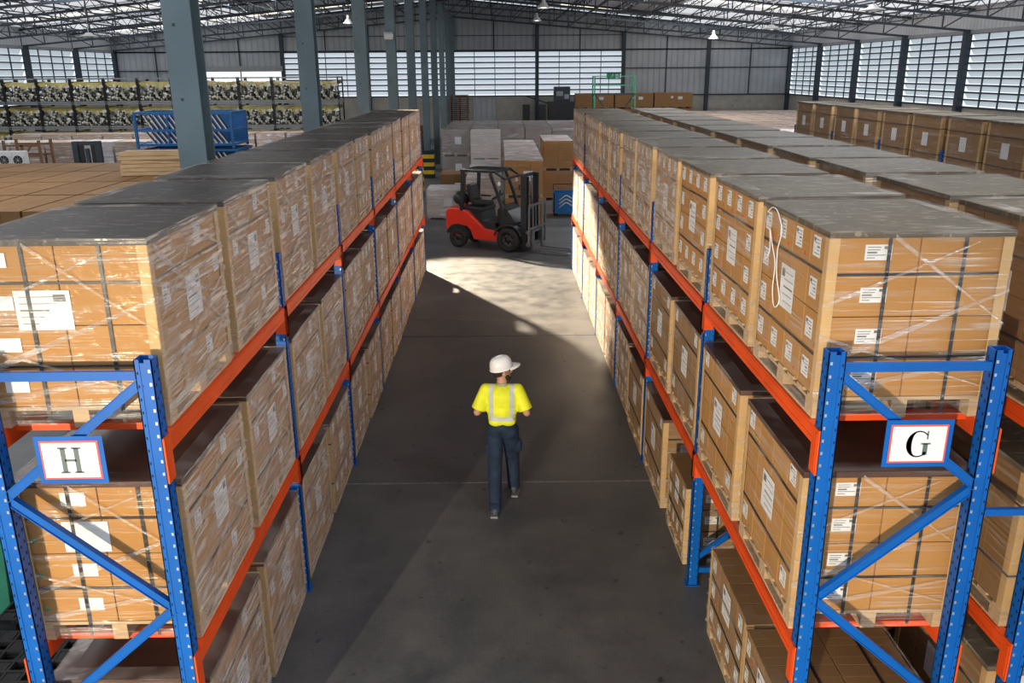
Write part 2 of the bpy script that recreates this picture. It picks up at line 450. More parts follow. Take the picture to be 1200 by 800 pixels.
    for x in (-10.6, -4.5, 1.5, 7.7): g.box((x - .04, YB - .07, 6.1), (x + .04, YB - .005, zbot(x)), 'steel_dark')
    struct(g.build('trim_1'))
    # louvred bands: tilted translucent slats, thin mullions
    def louvre_x(x0, x1, z0, z1, y, nm, nsl=8):
        m = MB(); p = (z1 - z0) / nsl
        for i in range(nsl):
            z = z0 + i * p
            m.add([(x0, y + .16, z + .05), (x1, y + .16, z + .05), (x1, y - .02, z + p * .98), (x0, y - .02, z + p * .98)], [(0, 1, 2, 3)], 'slat')
            m.box((x0, y - .06, z + p - .055), (x1, y + .0, z + p + .04), 'steel_dark')
        xs = [x0 + (x1 - x0) * k / 4 for k in range(1, 4)]
        for x in xs: m.box((x - .025, y - .07, z0), (x + .025, y - .02, z1), 'steel_dark')
        return struct(m.build(nm))
    n2 = 20
    for a, b in ((-13.6, -7.7), (-7.5, -1.55), (-1.4, 4.5), (4.7, 10.75)):
        louvre_x(a, b, 3.05, 6.12, YB + .02, 'window_%d' % n2); n2 += 1
    # side walls
    for side, X, s in (('left', XL, -1), ('right', XR, 1)):
        struct(MB().box((X, YF, 0), (X + s * .2, YB, 3.0), 'dado').build('wall_' + side))
        top = MB(); top.box((X, YF, 6.2), (X + s * .1, YB, ztop(X) + .1), 'roof')
        top.box((X - s * .12, YF, 6.16), (X + s * .02, YB, 6.32), 'grey')
        struct(top.build('wall_%s_upper' % side))
        ys = [c for c in COLY] + [YB]
        for c in COLY + ([3.5] if 1 else []):
            struct(MB().box((X - s * .3, c - .15, 0), (X, c + .15, zbot(X) + .05), 'steel_dark').build('column'))
        allY = [YF, 3.5] + COLY + [YB]
        for k in range(1, len(allY) - 1):
            y0, y1 = allY[k] + .15, allY[k + 1] - .15
            m = MB(); nsl = 10 if side == 'right' else 8; p = 3.15 / nsl
            for i in range(nsl):
                z = 3.03 + i * p
                m.add([(X + s * .16, y0, z + .05), (X + s * .16, y1, z + .05), (X - s * .02, y1, z + p * .98), (X - s * .02, y0, z + p * .98)], [(0, 1, 2, 3)], 'slat_side')
                m.box((X - s * .05, y0, z + p - .045), (X, y1, z + p + .03), 'steel_dark')
            for j in range(1, 4):
                y = y0 + (y1 - y0) * j / 4; m.box((X - s * .08, y - .035, 3.0), (X - s * .03, y + .035, 6.2), 'steel_dark')
            m.box((X - s * .06, y0, 2.97), (X, y1, 3.05), 'steel_dark')
            struct(m.build('window_%d' % (n2))); n2 += 1
    # central row of columns
    for i, y in enumerate(COLY + [YB - .3]):
        m = MB(); x = -1.5; w = .15
        zt = zbot(x) + .02
        # rolled H section
        m.box((x - w, y - w, 0), (x + w, y - w + .022, zt), 'steel_col'); m.box((x - w, y + w - .022, 0), (x + w, y + w, zt), 'steel_col')
        m.box((x + w - .10, y - w + .02, 0), (x + w - .085, y + w - .02, zt), 'steel_col'); m.box((x - w + .085, y - w + .02, 0), (x - w + .1, y + w - .02, zt), 'steel_col')
        for k in range(7):
            z = 2.9 + k * .75; m.box((x - .05, y - w - .012, z), (x - .03, y - w, z + .03), 'steel_dark')
        struct(m.build('column'))
    # roof trusses across the hall
    for y in [c for c in COLY if c > 15] + [YB - .25]:
        t = MB(); n = 40; xs = [XL + (XR - XL) * k / n for k in range(n + 1)]
        for side in (0, 1):
            a, b = (XL, XM) if side == 0 else (XM, XR)
            t.bar((a, y, zbot(a)), (b, y, zbot(b)), .10, .10, 'truss'); t.bar((a, y, ztop(a)), (b, y, ztop(b)), .12, .12, 'truss')
            k = 18; pts = [a + (b - a) * j / k for j in range(k + 1)]
            for j in range(k):
                x0, x1 = pts[j], pts[j + 1]; t.bar((x0, y, zbot(x0)), (x0, y, ztop(x0)), .05, .05, 'truss')
                if side == 0: t.bar((x0, y, ztop(x0)), (x1, y, zbot(x1)), .05, .05, 'truss')
                else: t.bar((x0, y, zbot(x0)), (x1, y, ztop(x1)), .05, .05, 'truss')
        struct(t.build('ceiling_truss'))
    # lattice purlins along the hall
    k = 0
    for x in [XL + 1.2 + 2.43 * j for j in range(20)]:
        t = MB(); z1 = ztop(x) + .03; z0 = z1 - .42; y0, y1 = 9.6, YB - .3
        t.bar((x, y0, z1), (x, y1, z1), .07, .07, 'truss'); t.bar((x, y0, z0), (x, y1, z0), .045, .045, 'truss')
        nn = 72
        for j in range(nn):
            a = y0 + (y1 - y0) * j / nn; b = y0 + (y1 - y0) * (j + 1) / nn
            if j % 2: t.bar((x, a, z0), (x, b, z1), .025, .025, 'truss')
            else: t.bar((x, a, z1), (x, b, z0), .025, .025, 'truss')
        struct(t.build('ceiling_purlin'))
    # longitudinal eave lattices + diagonal bottom bracing
    t = MB()
    for x in (-17.6, -9.5, 6.8, 15.0):
        t.bar((x, 9.6, zbot(x)), (x, YB - .3, zbot(x)), .06, .06, 'truss')
    struct(t.build('trim_2'))
    # floor joints
    for y, mat, w in ((9.12, 'joint', .028), (15.0, 'joint_dark', .02), (16.1, 'joint', .012), (21.2, 'joint_dark', .02)):
        struct(MB().box((-.6 if 0 else XL, y - w / 2, .0005), (XR, y + w / 2, .0022), mat).build('floor_joint'))
build_shell()
# high-bay lamps hanging from the trusses
def high_bay(x, y, z, label, g='hanging high bay lamps'):
    o = empty('pendant_lamp', (x, y, z)); tag(o, label, 'lamp', g)
    s = MB(); s.lathe([(.03, .42), (.07, .40), (.08, .22), (.12, .18), (.27, .0), (.29, -.02)], 'white', 20); s.build('lamp_shade', o)
    MB().lathe([(.0, .06), (.1, .05), (.14, .0), (.0, -.03)], 'lamp', 16).build('bulb', o)
    c = MB(); c.tube([(0, 0, .4), (0, 0, ztop(x) - z)], .012, 'black', 6); c.build('hanger_rod', o)
    return o
def at_y(px, py, Y):
    a = (px - 600) / F; b = (400 - py) / F; cr, sr = math.cos(ROLL), math.sin(ROLL)
    a, b = cr * a + sr * b, -sr * a + cr * b
    cp, sp = math.cos(PITCH), math.sin(PITCH); y = cp + sp * b; z = -sp + cp * b
    cy, sy = math.cos(YAW), math.sin(YAW); X = cy * a - sy * y; Yd = sy * a + cy * y
    t = Y / Yd; return (CAM[0] + t * X, Y, CAM[2] + t * z)
for (px, py, y, lab) in ((637, 9, 38, 'white bell lamp hanging highest above the middle of the back wall'), (629, 24, 52, 'white bell lamp hanging in front of the back wall post above the louvres'),
                         (408, 27, 50, 'white bell lamp hanging just right of the second tall column'), (836, 45, 50, 'white bell lamp hanging in front of a dark post of the corrugated wall')):
    p = at_y(px, py, y); high_bay(p[0], y, p[2], lab)
def ceiling_fan(px, py, y, lab):
    p = at_y(px, py, y); o = empty('ceiling_lamp', p); tag(o, lab, 'lamp', 'round ceiling lamps under the roof')
    MB().lathe([(.0, .16), (.12, .15), (.2, .06), (.42, 0), (.44, -.03), (.0, -.05)], 'white', 20).build('lamp_shade', o)
    c = MB(); c.tube([(0, 0, .15), (0, 0, ztop(p[0]) - p[2])], .02, 'white', 6); c.build('hanger_rod', o)
ceiling_fan(104, 42, 44, 'pale round lamp hanging low among the roof trusses at far left')
ceiling_fan(904, 33, 42, 'pale round lamp in the trusses above the right back corner')
ceiling_fan(1023, 11, 32, 'pale round lamp in the trusses above the right wall louvres')
def floodlight():
    p = at_y(457, 42, 27.7)
    o = empty('floodlight', (-1.5 - .02, 27.9 - .15 - .22, p[2])); tag(o, 'small white floodlight clamped to a tall grey-blue column above the left rack', 'lamp')
    m = MB(); m.box((-.13, -.1, -.08), (.13, .06, .09), 'white', bev=.02); m.build('housing', o, rot=(.5, 0, .3))
    MB().box((-.02, .02, -.02), (.02, .22, .02), 'steel_dark').build('bracket', o)
floodlight()
# ------------------------------------------------------------------ wrapped carton loads
LW, LD, PH, CH = .98, 1.15, .125, .235
def pallet_mb(mat='pallet'):
    m = MB(); w, d = LW / 2, LD / 2
    for i in range(7):                                   # deck boards run across
        y = -d + .05 + i * (LD - .1) / 6; m.box((-w, y - .05, PH - .02), (w, y + .05, PH), mat)
    for x in (-w + .045, 0, w - .045):
        m.box((x - .045, -d, PH - .038), (x + .045, d, PH - .02), mat)
        m.box((x - .045, -d, 0), (x + .045, d, .016), mat)
        for y in (-d + .06, 0, d - .06): m.box((x - .045, y - .06, .016), (x + .045, y + .06, PH - .038), mat)
    return m
def film_shell(nl, mat_side, mat_end, h0=.02, top=True):
    z0, z1 = h0, PH + nl * CH + .012; w, d = LW / 2 + .012, LD / 2 + .012
    rnd = random.Random(nl * 7 + len(mat_side))
    m = MB()
    def grid(P, nu, nv, mat, nrm):
        vs = []
        for j in range(nv + 1):
            for i in range(nu + 1):
                p = Vector(P(i / nu, j / nv)); e = 0 if i in (0, nu) or j in (0, nv) else 1
                p += Vector(nrm) * (rnd.uniform(-.006, .006)) * e; vs.append(p)
        m.add(vs, [(j * (nu + 1) + i, j * (nu + 1) + i + 1, (j + 1) * (nu + 1) + i + 1, (j + 1) * (nu + 1) + i) for j in range(nv) for i in range(nu)], mat, True)
    grid(lambda u, v: (w, -d + 2 * d * u, z0 + (z1 - z0) * v), 9, 9, mat_side, (1, 0, 0))
    grid(lambda u, v: (-w, d - 2 * d * u, z0 + (z1 - z0) * v), 9, 9, mat_side, (-1, 0, 0))
    grid(lambda u, v: (-w + 2 * w * u, -d, z0 + (z1 - z0) * v), 9, 9, mat_end, (0, -1, 0))
    grid(lambda u, v: (w - 2 * w * u, d, z0 + (z1 - z0) * v), 9, 9, mat_end, (0, 1, 0))
    if top:                                              # the wrap folds a hand's width over the top edge
        z = z1 + .004; k = .11
        for a, b in (((-w, -d), (w, -d + k)), ((-w, d - k), (w, d)), ((-w, -d + k), (-w + k, d - k)), ((w - k, -d + k), (w, d - k))):
            m.add([(a[0], a[1], z), (b[0], a[1], z), (b[0], b[1], z), (a[0], b[1], z)], [(0, 1, 2, 3)], mat_end)
    return m
def label_mb(w, h, axis, s, seed, lines=True):
    """small printed paper label, flat on a face; axis 0 -> on an X face, 1 -> on a Y face"""
    r = random.Random(seed); m = MB()
    def rect(u0, u1, v0, v1, off, mat):
        if axis == 0:
            m.box((s * off, u0, v0), (s * (off + .0012), u1, v1), mat)
        else: m.box((u0, s * off, v0), (u1, s * (off + .0012), v1), mat)
    rect(-w / 2, w / 2, -h / 2, h / 2, 0, 'paper')
    if lines:
        n = 5
        for i in range(n):
            v = h / 2 - h * (.16 + .68 * i / (n - 1)); L = w * r.uniform(.3, .75); t = .004 if i != 2 else .009
            rect(-w * .42, -w * .42 + L, v - t / 2, v + t / 2, .0012, 'print')
        rect(w * .2, w * .42, h * .22, h * .4, .0012, 'print')
    return m
def strap_ring(horizontal, pos, nl, face_w=.018):
    m = MB(); w, d, z0, z1 = LW / 2 + .004, LD / 2 + .004, .03, PH + nl * CH - .001; t = .003
    a = face_w / 2
    if horizontal:
        z = pos
        for s in (-1, 1):
            m.box((s * w, -d, z - a), (s * (w + t), d, z + a), 'strap'); m.box((-w, s * d, z - a), (w, s * (d + t), z + a), 'strap')
    elif horizontal is None:                              # a band round the Y faces, standing at x = pos
        for s in (-1, 1): m.box((pos - a, s * d, z0), (pos + a, s * (d + t), z1), 'strap')
        m.box((pos - a, -d, z1), (pos + a, d, z1 + t), 'strap')
    else:                                                 # a band round the X faces, standing at y = pos
        for s in (-1, 1): m.box((s * w, pos - a, z0), (s * (w + t), pos + a, z1), 'strap')
        m.box((-w, pos - a, z1), (w, pos + a, z1 + t), 'strap')
    return m
_mesh = {}
def shared(key, fn, name, parent, loc=None):
    if key in _mesh:
        o = bpy.data.objects.new(name, _mesh[key]); COL.objects.link(o); o.parent = parent
        if loc: o.location = loc
        return o
    o = fn().build(name, parent, loc); _mesh[key] = o.data; return o
def carton_mb(card, w, d, h):
    g = .003; m = MB(); m.box((-w / 2 + g, -d / 2 + g, g), (w / 2 - g, d / 2 - g, h - g / 2), card, bev=.004)
    m.box((-w / 2 + g - .0005, -.02, g + .004), (w / 2 - g + .0005, .02, h - g / 2 + .0006), card)
    return m
def make_load(card, nl, fside, fend, sheet, hi=True, labels='all', sticker='red', big=True, film_top=True, pallet='pallet', endlabel='A', notches=True):
    """pallet + cartons (2 across, 4 deep) + paper labels + straps + corner boards + top sheet + stretch film"""
    root = empty('carton_pallet'); root['category'] = 'pallet load'
    shared(('pallet', pallet), lambda: pallet_mb(pallet), 'wooden_pallet', root)
    cw, cd = LW / 2, LD / 4; r = random.Random(nl + len(card))
    zt = PH + nl * CH
    def lab_spots(k, j, s):
        return s
    if hi:
        for k in range(nl):
            for i in (0, 1):
                for j in range(4):
                    s = -1 if i == 0 else 1
                    c = shared(('carton', card), lambda: carton_mb(card, cw, cd, CH), 'carton', root, ((i - .5) * cw, -LD / 2 + (j + .5) * cd, PH + k * CH))
                    if labels == 'all' or (labels == 'some' and (j + k + i) % 3 == 0):
                        if not (big and k in (1, 2) and j in (1, 2)):
                            shared(('lab0', s), lambda: label_mb(.105, .115, 0, s, 3 + s), 'paper_label', c, (s * (cw / 2 - .0025), .045, .125))
                            if sticker:
                                shared(('dot', s, sticker), lambda: MB().lathe([(.0, .0015), (.013, .0015), (.013, 0)], {'red': 'red', 'green': 'green'}[sticker], 10, Matrix.Translation((0, 0, 0)) @ Matrix.Rotation(s * PI / 2, 4, 'Y')), 'round_sticker', c, (s * (cw / 2 - .0025), -.07, .05))
                    if j == 0 and ((endlabel == 'A' and i == 0) or (endlabel == 'C' and i == 0)):
                        shared(('lab1', endlabel), lambda: label_mb(.145, .085, 1, -1, 9, endlabel == 'A'), 'paper_label', c, (.02 if endlabel == 'A' else .10, -(cd / 2 - .0025), .125))
                    if j == 0 and i == 0 and sticker == 'green':
                        shared(('dotf',), lambda: MB().lathe([(.0, .0015), (.015, .0015), (.015, 0)], 'green', 10, Matrix.Rotation(PI / 2, 4, 'X')), 'round_sticker', c, (-.17, -(cd / 2 - .0025), .09))
        for x in (-.17, .24): shared(('strapx', x, nl), lambda: strap_ring(None, x, nl, .02), 'strap', root)
        for k in (1, nl - 1): shared(('straph', k, nl), lambda: strap_ring(True, PH + k * CH + .005, nl, .014), 'strap', root)
        for sx in (-1, 1):
            for sy in (-1, 1):
                def eb():
                    m = MB(); w, d = LW / 2 + .005, LD / 2 + .005
                    m.box((sx * w, sy * d, PH), (sx * (w - .055), sy * (d + .003), zt), 'edge'); m.box((sx * w, sy * d, PH), (sx * (w + .003), sy * (d - .055), zt), 'edge'); return m
                shared(('edge', sx, sy, nl), eb, 'corner_board', root)
        if big:
            for s in (-1, 1):
                shared(('big0', s), lambda: label_mb(.24, .27, 0, s, 5), 'document_sheet', root, (s * (LW / 2 + .002), 0.02, PH + 2 * CH + .02))
        if endlabel == 'B':
            shared(('big1',), lambda: label_mb(.30, .22, 1, -1, 6), 'document_sheet', root, (-.10, -(LD / 2 + .002), PH + (nl - 1.62) * CH))
            for k in range(nl):
                shared(('lab1s', 0), lambda: label_mb(.13, .08, 1, -1, 9, False), 'paper_label', root, (-.32, -(LD / 2 + .002), PH + (k + .55) * CH))
        if endlabel == 'C':
            shared(('big1c',), lambda: label_mb(.27, .20, 1, -1, 6, False), 'document_sheet', root, (-.10, -(LD / 2 + .002), PH + 2.5 * CH))
    else:
        def cm():
            m = MB()
            for k in range(nl):
                for i in (0, 1):
                    for j in range(4):
                        x0 = (i - 1) * cw; y0 = -LD / 2 + j * cd; g = .003
                        m.box((x0 + g, y0 + g, PH + k * CH + g), (x0 + cw - g, y0 + cd - g, PH + (k + 1) * CH), card)
            return m
        shared(('cartons', card, nl), cm, 'cartons', root)
        def lm():
            m = MB()
            for s in (-1, 1):
                for k in range(nl):
                    for j in range(4):
                        if k in (1, 2) and j in (1, 2): continue
                        if labels == 'none' or labels == 'some' and (j * 3 + k) % 3: continue
                        y = -LD / 2 + (j + .5) * cd + .04; z = PH + (k + .5) * CH
                        m.box((s * LW / 2, y - .05, z - .055), (s * (LW / 2 + .002), y + .05, z + .055), 'paper')
                m.box((s * LW / 2, -.10, PH + 1.55 * CH), (s * (LW / 2 + .003), .12, PH + 2.6 * CH), 'paper')
            for k in range(nl): m.box((-.3, -LD / 2, PH + k * CH + .08), (-.16, -LD / 2 - .002, PH + k * CH + .16), 'paper')
            return m
        shared(('labels', labels, nl), lm, 'label_sheets', root)
        def em():
            m = MB()
            for sx in (-1, 1):
                for sy in (-1, 1):
                    w, d = LW / 2 + .004, LD / 2 + .004; m.box((sx * w, sy * d, PH), (sx * (w - .06), sy * (d - .06), zt), 'edge')
            m2 = strap_ring(True, PH + CH, nl, .014); m.add(m2.v, m2.f, 'strap'); m2 = strap_ring(True, PH + (nl - 1) * CH, nl, .014); m.add(m2.v, m2.f, 'strap')
            return m
        shared(('edges', nl), em, 'corner_boards', root)
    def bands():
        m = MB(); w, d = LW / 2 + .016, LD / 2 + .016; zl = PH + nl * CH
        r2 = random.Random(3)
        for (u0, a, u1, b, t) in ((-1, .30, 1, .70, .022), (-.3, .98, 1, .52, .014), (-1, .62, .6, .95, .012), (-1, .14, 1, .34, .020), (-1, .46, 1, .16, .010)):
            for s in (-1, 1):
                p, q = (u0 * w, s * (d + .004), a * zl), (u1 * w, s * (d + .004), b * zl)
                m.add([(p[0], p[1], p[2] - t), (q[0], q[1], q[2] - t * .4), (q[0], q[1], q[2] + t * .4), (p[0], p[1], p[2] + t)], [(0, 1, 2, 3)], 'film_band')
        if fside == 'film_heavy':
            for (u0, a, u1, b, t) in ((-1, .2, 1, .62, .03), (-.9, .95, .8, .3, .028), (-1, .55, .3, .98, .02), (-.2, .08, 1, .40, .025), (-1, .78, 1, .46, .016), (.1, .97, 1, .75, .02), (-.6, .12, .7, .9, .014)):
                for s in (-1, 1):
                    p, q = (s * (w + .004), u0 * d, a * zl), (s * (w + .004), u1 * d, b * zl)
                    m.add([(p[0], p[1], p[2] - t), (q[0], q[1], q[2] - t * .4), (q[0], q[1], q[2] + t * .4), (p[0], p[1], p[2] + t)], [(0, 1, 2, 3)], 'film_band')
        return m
    def wrapped():
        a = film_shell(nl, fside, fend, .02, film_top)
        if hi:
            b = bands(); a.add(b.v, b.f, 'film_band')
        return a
    def sm():
        m = MB(); w, d = LW / 2 + .008, LD / 2 + .008; rr = random.Random(4); n = 8; vs = []
        for j in range(n + 1):
            for i in range(n + 1):
                vs.append((-w + 2 * w * i / n, -d + 2 * d * j / n, zt + .004 + (rr.uniform(0, .006) if 0 < i < n and 0 < j < n else 0)))
        m.add(vs, [(j * (n + 1) + i, j * (n + 1) + i + 1, (j + 1) * (n + 1) + i + 1, (j + 1) * (n + 1) + i) for j in range(n) for i in range(n)], sheet, True)
        for s in (-1, 1):
            m.box((-w, s * d, zt - .03), (w, s * (d + .002), zt + .004), sheet); m.box((s * w, -d, zt - .03), (s * (w + .002), d, zt + .004), sheet)
        return m
    if sheet: shared(('sheet', sheet, nl), sm, 'top_sheet', root)
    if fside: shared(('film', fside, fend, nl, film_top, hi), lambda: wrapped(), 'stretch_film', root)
    return reg(root)
PR = {}
def load(key, loc, label, group, rz=0):
    if key not in PR:
        PR[key] = make_load(**KINDS[key])
    return place(PR[key], loc, rz, label, group)
KINDS = {
    'gA': dict(card='card_gold', nl=4, fside='film_light', fend='film_light', sheet='sheet_olive'),
    'gB': dict(card='card_gold', nl=4, fside='film_light', fend='film_light', sheet='sheet_brown', labels='some', sticker='green'),
    'gH': dict(card='card_tan', nl=4, fside='film_heavy', fend='film_light', sheet='sheet_olive'),
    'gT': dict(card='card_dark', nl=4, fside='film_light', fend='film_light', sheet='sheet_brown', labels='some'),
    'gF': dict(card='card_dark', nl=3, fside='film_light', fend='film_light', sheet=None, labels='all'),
    'lA': dict(card='card_gold', nl=4, fside='film_heavy', fend='film_light', sheet='sheet_grey', endlabel='B', sticker=None, labels='some'),
    'lB': dict(card='card_gold', nl=4, fside='film_heavy', fend='film_light', sheet='sheet_brown', endlabel='C', labels='some', sticker='green'),
    'lC': dict(card='card_tan', nl=4, fside='film_heavy', fend='film_light', sheet='sheet_grey', endlabel='0', sticker=None, labels='some'),
    'lD': dict(card='card_tan', nl=4, fside='film_heavy', fend='film_light', sheet='sheet_brown', endlabel='0', labels='some', sticker=None),
    'mG': dict(card='card_tan', nl=4, fside='film_heavy', fend='film_light', sheet='sheet_olive', hi=False),
    'mGb': dict(card='card_tan', nl=4, fside='film_heavy', fend='film_light', sheet='sheet_brown', hi=False),
    'mL': dict(card='card_tan', nl=4, fside='film_heavy', fend='film_light', sheet='sheet_grey', hi=False, labels='some'),
    'mLb': dict(card='card_tan', nl=4, fside='film_heavy', fend='film_light', sheet='sheet_brown', hi=False, labels='some'),
    'mW': dict(card='card_pale', nl=4, fside='film_pale', fend='film_pale', sheet='sheet_brown', hi=False, labels='some'),
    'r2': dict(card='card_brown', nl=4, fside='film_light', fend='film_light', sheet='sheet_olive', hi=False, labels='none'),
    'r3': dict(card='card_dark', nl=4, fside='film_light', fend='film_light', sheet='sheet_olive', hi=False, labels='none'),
}
# ------------------------------------------------------------------ pallet racking
FY = [4.284 + 2.7 * k for k in range(7)]
Z1, Z2, ZT, RD = 1.372, 2.780, 3.238, .99
def frame_parts(root, x0, s, y, zt=ZT, nearhole=True):
    """an upright frame: two perforated posts with zig-zag bracing; s = direction away from the aisle"""
    fr = empty('upright_frame'); fr.parent = root; fr.location = (x0, y, 0)
    def post(d0):
        def fn():
            m = MB(); a, b = s * d0, s * (d0 + .095); t = .042
            # open C post: web towards +y side, two flanges and lips
            m.box((a, -t, 0), (a + s * .006, t, zt), 'blue'); m.box((b, -t, 0), (b - s * .006, t, zt), 'blue')
            m.box((a, -t, 0), (b - s * .055, -t + .006, zt), 'blue'); m.box((b, -t, 0), (b - s * .028, -t + .006, zt), 'blue')
            m.box((a, t - .006, 0), (b, t, zt), 'blue')
            m.box((a + s * .03, -t + .004, 0), (a + s * .07, -t + .012, zt - .02), 'blue')
            m.box((a - s * .02, -.06, 0), (b + s * .02, .06, .008), 'blue')
            z = .08
            while z < zt - .03:
                for yy in (-.018, .02): 
                    for xx, sg in ((a, -s), (b, s)): m.box((xx, yy - .006, z + (.018 if yy > 0 else 0)), (xx + sg * .0012, yy + .006, z + .018 + (.018 if yy > 0 else 0)), 'hole')
                m.box((a + s * .012, -t - .0012, z + .01), (a + s * .024, -t, z + .028), 'bolt')
                m.box((b - s * .018, -t - .0012, z), (b - s * .010, -t, z + .016), 'hole')
                z += .075
            return m
        return fn
    shared(('post', s, 0, zt), post(0), 'upright', fr); shared(('post', s, 1, zt), post(RD - .095), 'upright', fr)
    nodes = [(0, 3.11), (1, 2.43), (0, 1.70), (1, .97), (0, .30)]
    def dpos(k): return s * (.075 if k == 0 else RD - .075)
    for i in range(4):
        a, b = nodes[i], nodes[i + 1]
        def fn(a=a, b=b):
            m = MB(); p = Vector((dpos(a[0]), -.022 if i % 2 == 0 else -.016, a[1])); q = Vector((dpos(b[0]), -.022 if i % 2 == 0 else -.016, b[1]))
            m.bar(p, q, .03, .052, 'blue'); d = (q - p).normalized(); n = Vector((0, -1, 0)).cross(d)
            m.bar(p + n * .024 + Vector((0, -.012, 0)), q + n * .024 + Vector((0, -.012, 0)), .024, .005, 'blue'); m.bar(p - n * .024 + Vector((0, -.012, 0)), q - n * .024 + Vector((0, -.012, 0)), .024, .005, 'blue')
            return m
        shared(('brace', s, i), fn, 'diagonal_brace', fr)
    for i, z in enumerate((3.145, .16)):
        shared(('hbrace', s, i), lambda: MB().bar((s * .03, -.018, z), (s * (RD - .03), -.018, z), .03, .05, 'blue'), 'cross_brace', fr)
    return fr
def beam_parts(root, x0, s, k, y, z, L=2.7):
    for d in (0, RD - .05):
        def fn():
            m = MB(); y0, y1 = .0, L; a = s * d - s * .004 if d == 0 else s * d; b = a + s * .052
            m.box((a, y0, -.11), (b, y1, 0), 'orange')
            o = a if d == 0 else b; g = -s if d == 0 else s
            m.box((o, y0, -.040), (o + g * .004, y1, -.012), 'orange'); m.box((o, y0, -.1), (o + g * .004, y1, -.072), 'orange')
            return m
        bm_ = shared(('beam', s, d, L), fn, 'beam', root, (x0, y, z))
        for yy in (0.0, L):
            def fc():
                m = MB(); g = -s if d == 0 else s; oo = s * d if d == 0 else s * (d + .05)
                m.box((oo, yy - .046, -.265), (oo + g * .010, yy + .048, .004), 'orange'); m.box((oo, yy - .03, -.235), (oo + g * .013, yy - .01, -.02), 'orange')
                yf = yy - .0425 if yy > 0 else yy + .0425; gy = -1 if yy > 0 else 1
                m.box((oo, yf, -.235), (oo - g * .078, yf + gy * .006, .002), 'orange'); return m
            shared(('conn', s, d, yy), fc, 'beam_connector', bm_)
def make_rack(x0, s, frames, levels, label, name='pallet_rack', sup=True, y_off=.14):
    root = empty(name); tag(root, label, 'pallet rack')
    for y in frames: frame_parts(root, x0, s, y)
    for k in range(len(frames) - 1):
        for z in levels:
            beam_parts(root, x0, s, k, frames[k], z, frames[k + 1] - frames[k])
            if sup:
                for c in (.14, 1.475):
                    for dy in (.10, .95):
                        shared(('support', s, 1), lambda: MB().box((s * .05, -.03, -.045), (s * (RD - .05), .03, -.004), 'orange'), 'support_bar', root, (x0, frames[k] + c + dy, z))
    return root
make_rack(0, -1, FY, (Z1, Z2), 'long blue and orange pallet rack on the left of the aisle, signed H')
make_rack(3.593, 1, FY, (Z1, Z2), 'long blue and orange pallet rack on the right of the aisle, signed G')
make_rack(4.90, 1, FY, (Z1, Z2), 'blue and orange pallet rack standing back to back behind the rack signed G', sup=False)
R3 = [10.4, 13.1, 15.8, 18.5, 21.2, 23.9]
make_rack(10.0, 1, R3, (Z1, Z2), 'blue pallet rack with wrapped loads beyond the second aisle, below the right wall louvres', sup=False)
sp = MB().bar((4.585, 4.284, 2.25), (4.9, 4.284, 2.25), .03, .04, 'blue').build('row_spacer')
tag(sp, 'short blue spacer bar joining rack G to the rack behind it', 'rack spacer')
TIER = {2: 'top', 1: 'middle', 0: 'floor'}
FIRST = []
def rack_loads(xc, frames, lv, keyfn, who, group, rng=None, near='near'):
    n = 0
    for k in range(len(frames) - 1):
        for c in (.715, 2.035):
            if rng is None or n in rng:
                z = {2: Z2 + .002, 1: Z1 + .002, 0: .002}[lv]; y = frames[k] + c
                jx, jy = random.uniform(-.012, .012), random.uniform(-.008, .008)
                o_ = load(keyfn(n), (xc + jx, y + jy, z), 'wrapped carton pallet on %s tier of %s, %s from its %s end' % (TIER[lv], who, ORD[n], near), group.replace('%s', TIER[lv]), random.uniform(-.004, .004))
                if lv == 2 and xc == XG and n == 0: FIRST.append(o_)
                if lv == 0 and xc == XG and n < 2:
                    o_.scale.y = (.70, .90)[n]; o_.location.y = (4.755, 5.72)[n]
            n += 1
XH, XG, X2, X3 = -.505, 3.593 + .505, 4.90 + .5, 10.5
rack_loads(XH, FY, 2, lambda n: 'lA' if n < 1 else ('lC' if n < 5 else 'mL'), 'rack H', 'carton pallets on the %s tier of rack H')
rack_loads(XH, FY, 1, lambda n: 'lB' if n < 1 else ('lD' if n < 4 else 'mLb'), 'rack H', 'carton pallets on the %s tier of rack H')
rack_loads(XH, FY, 0, lambda n: 'lD' if n < 3 else 'mLb', 'rack H', 'carton pallets on the %s tier of rack H')
rack_loads(XG, FY, 2, lambda n: 'gA' if n < 3 else ('gH' if n < 6 else 'mG'), 'rack G', 'carton pallets on the %s tier of rack G')
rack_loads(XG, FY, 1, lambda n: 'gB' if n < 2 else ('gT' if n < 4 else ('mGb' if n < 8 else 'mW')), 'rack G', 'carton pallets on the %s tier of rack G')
rack_loads(XG, FY, 0, lambda n: 'gF' if n < 3 else 'gT' if n < 5 else ('mGb' if n < 7 else 'mW'), 'rack G', 'carton pallets on the %s tier of rack G')
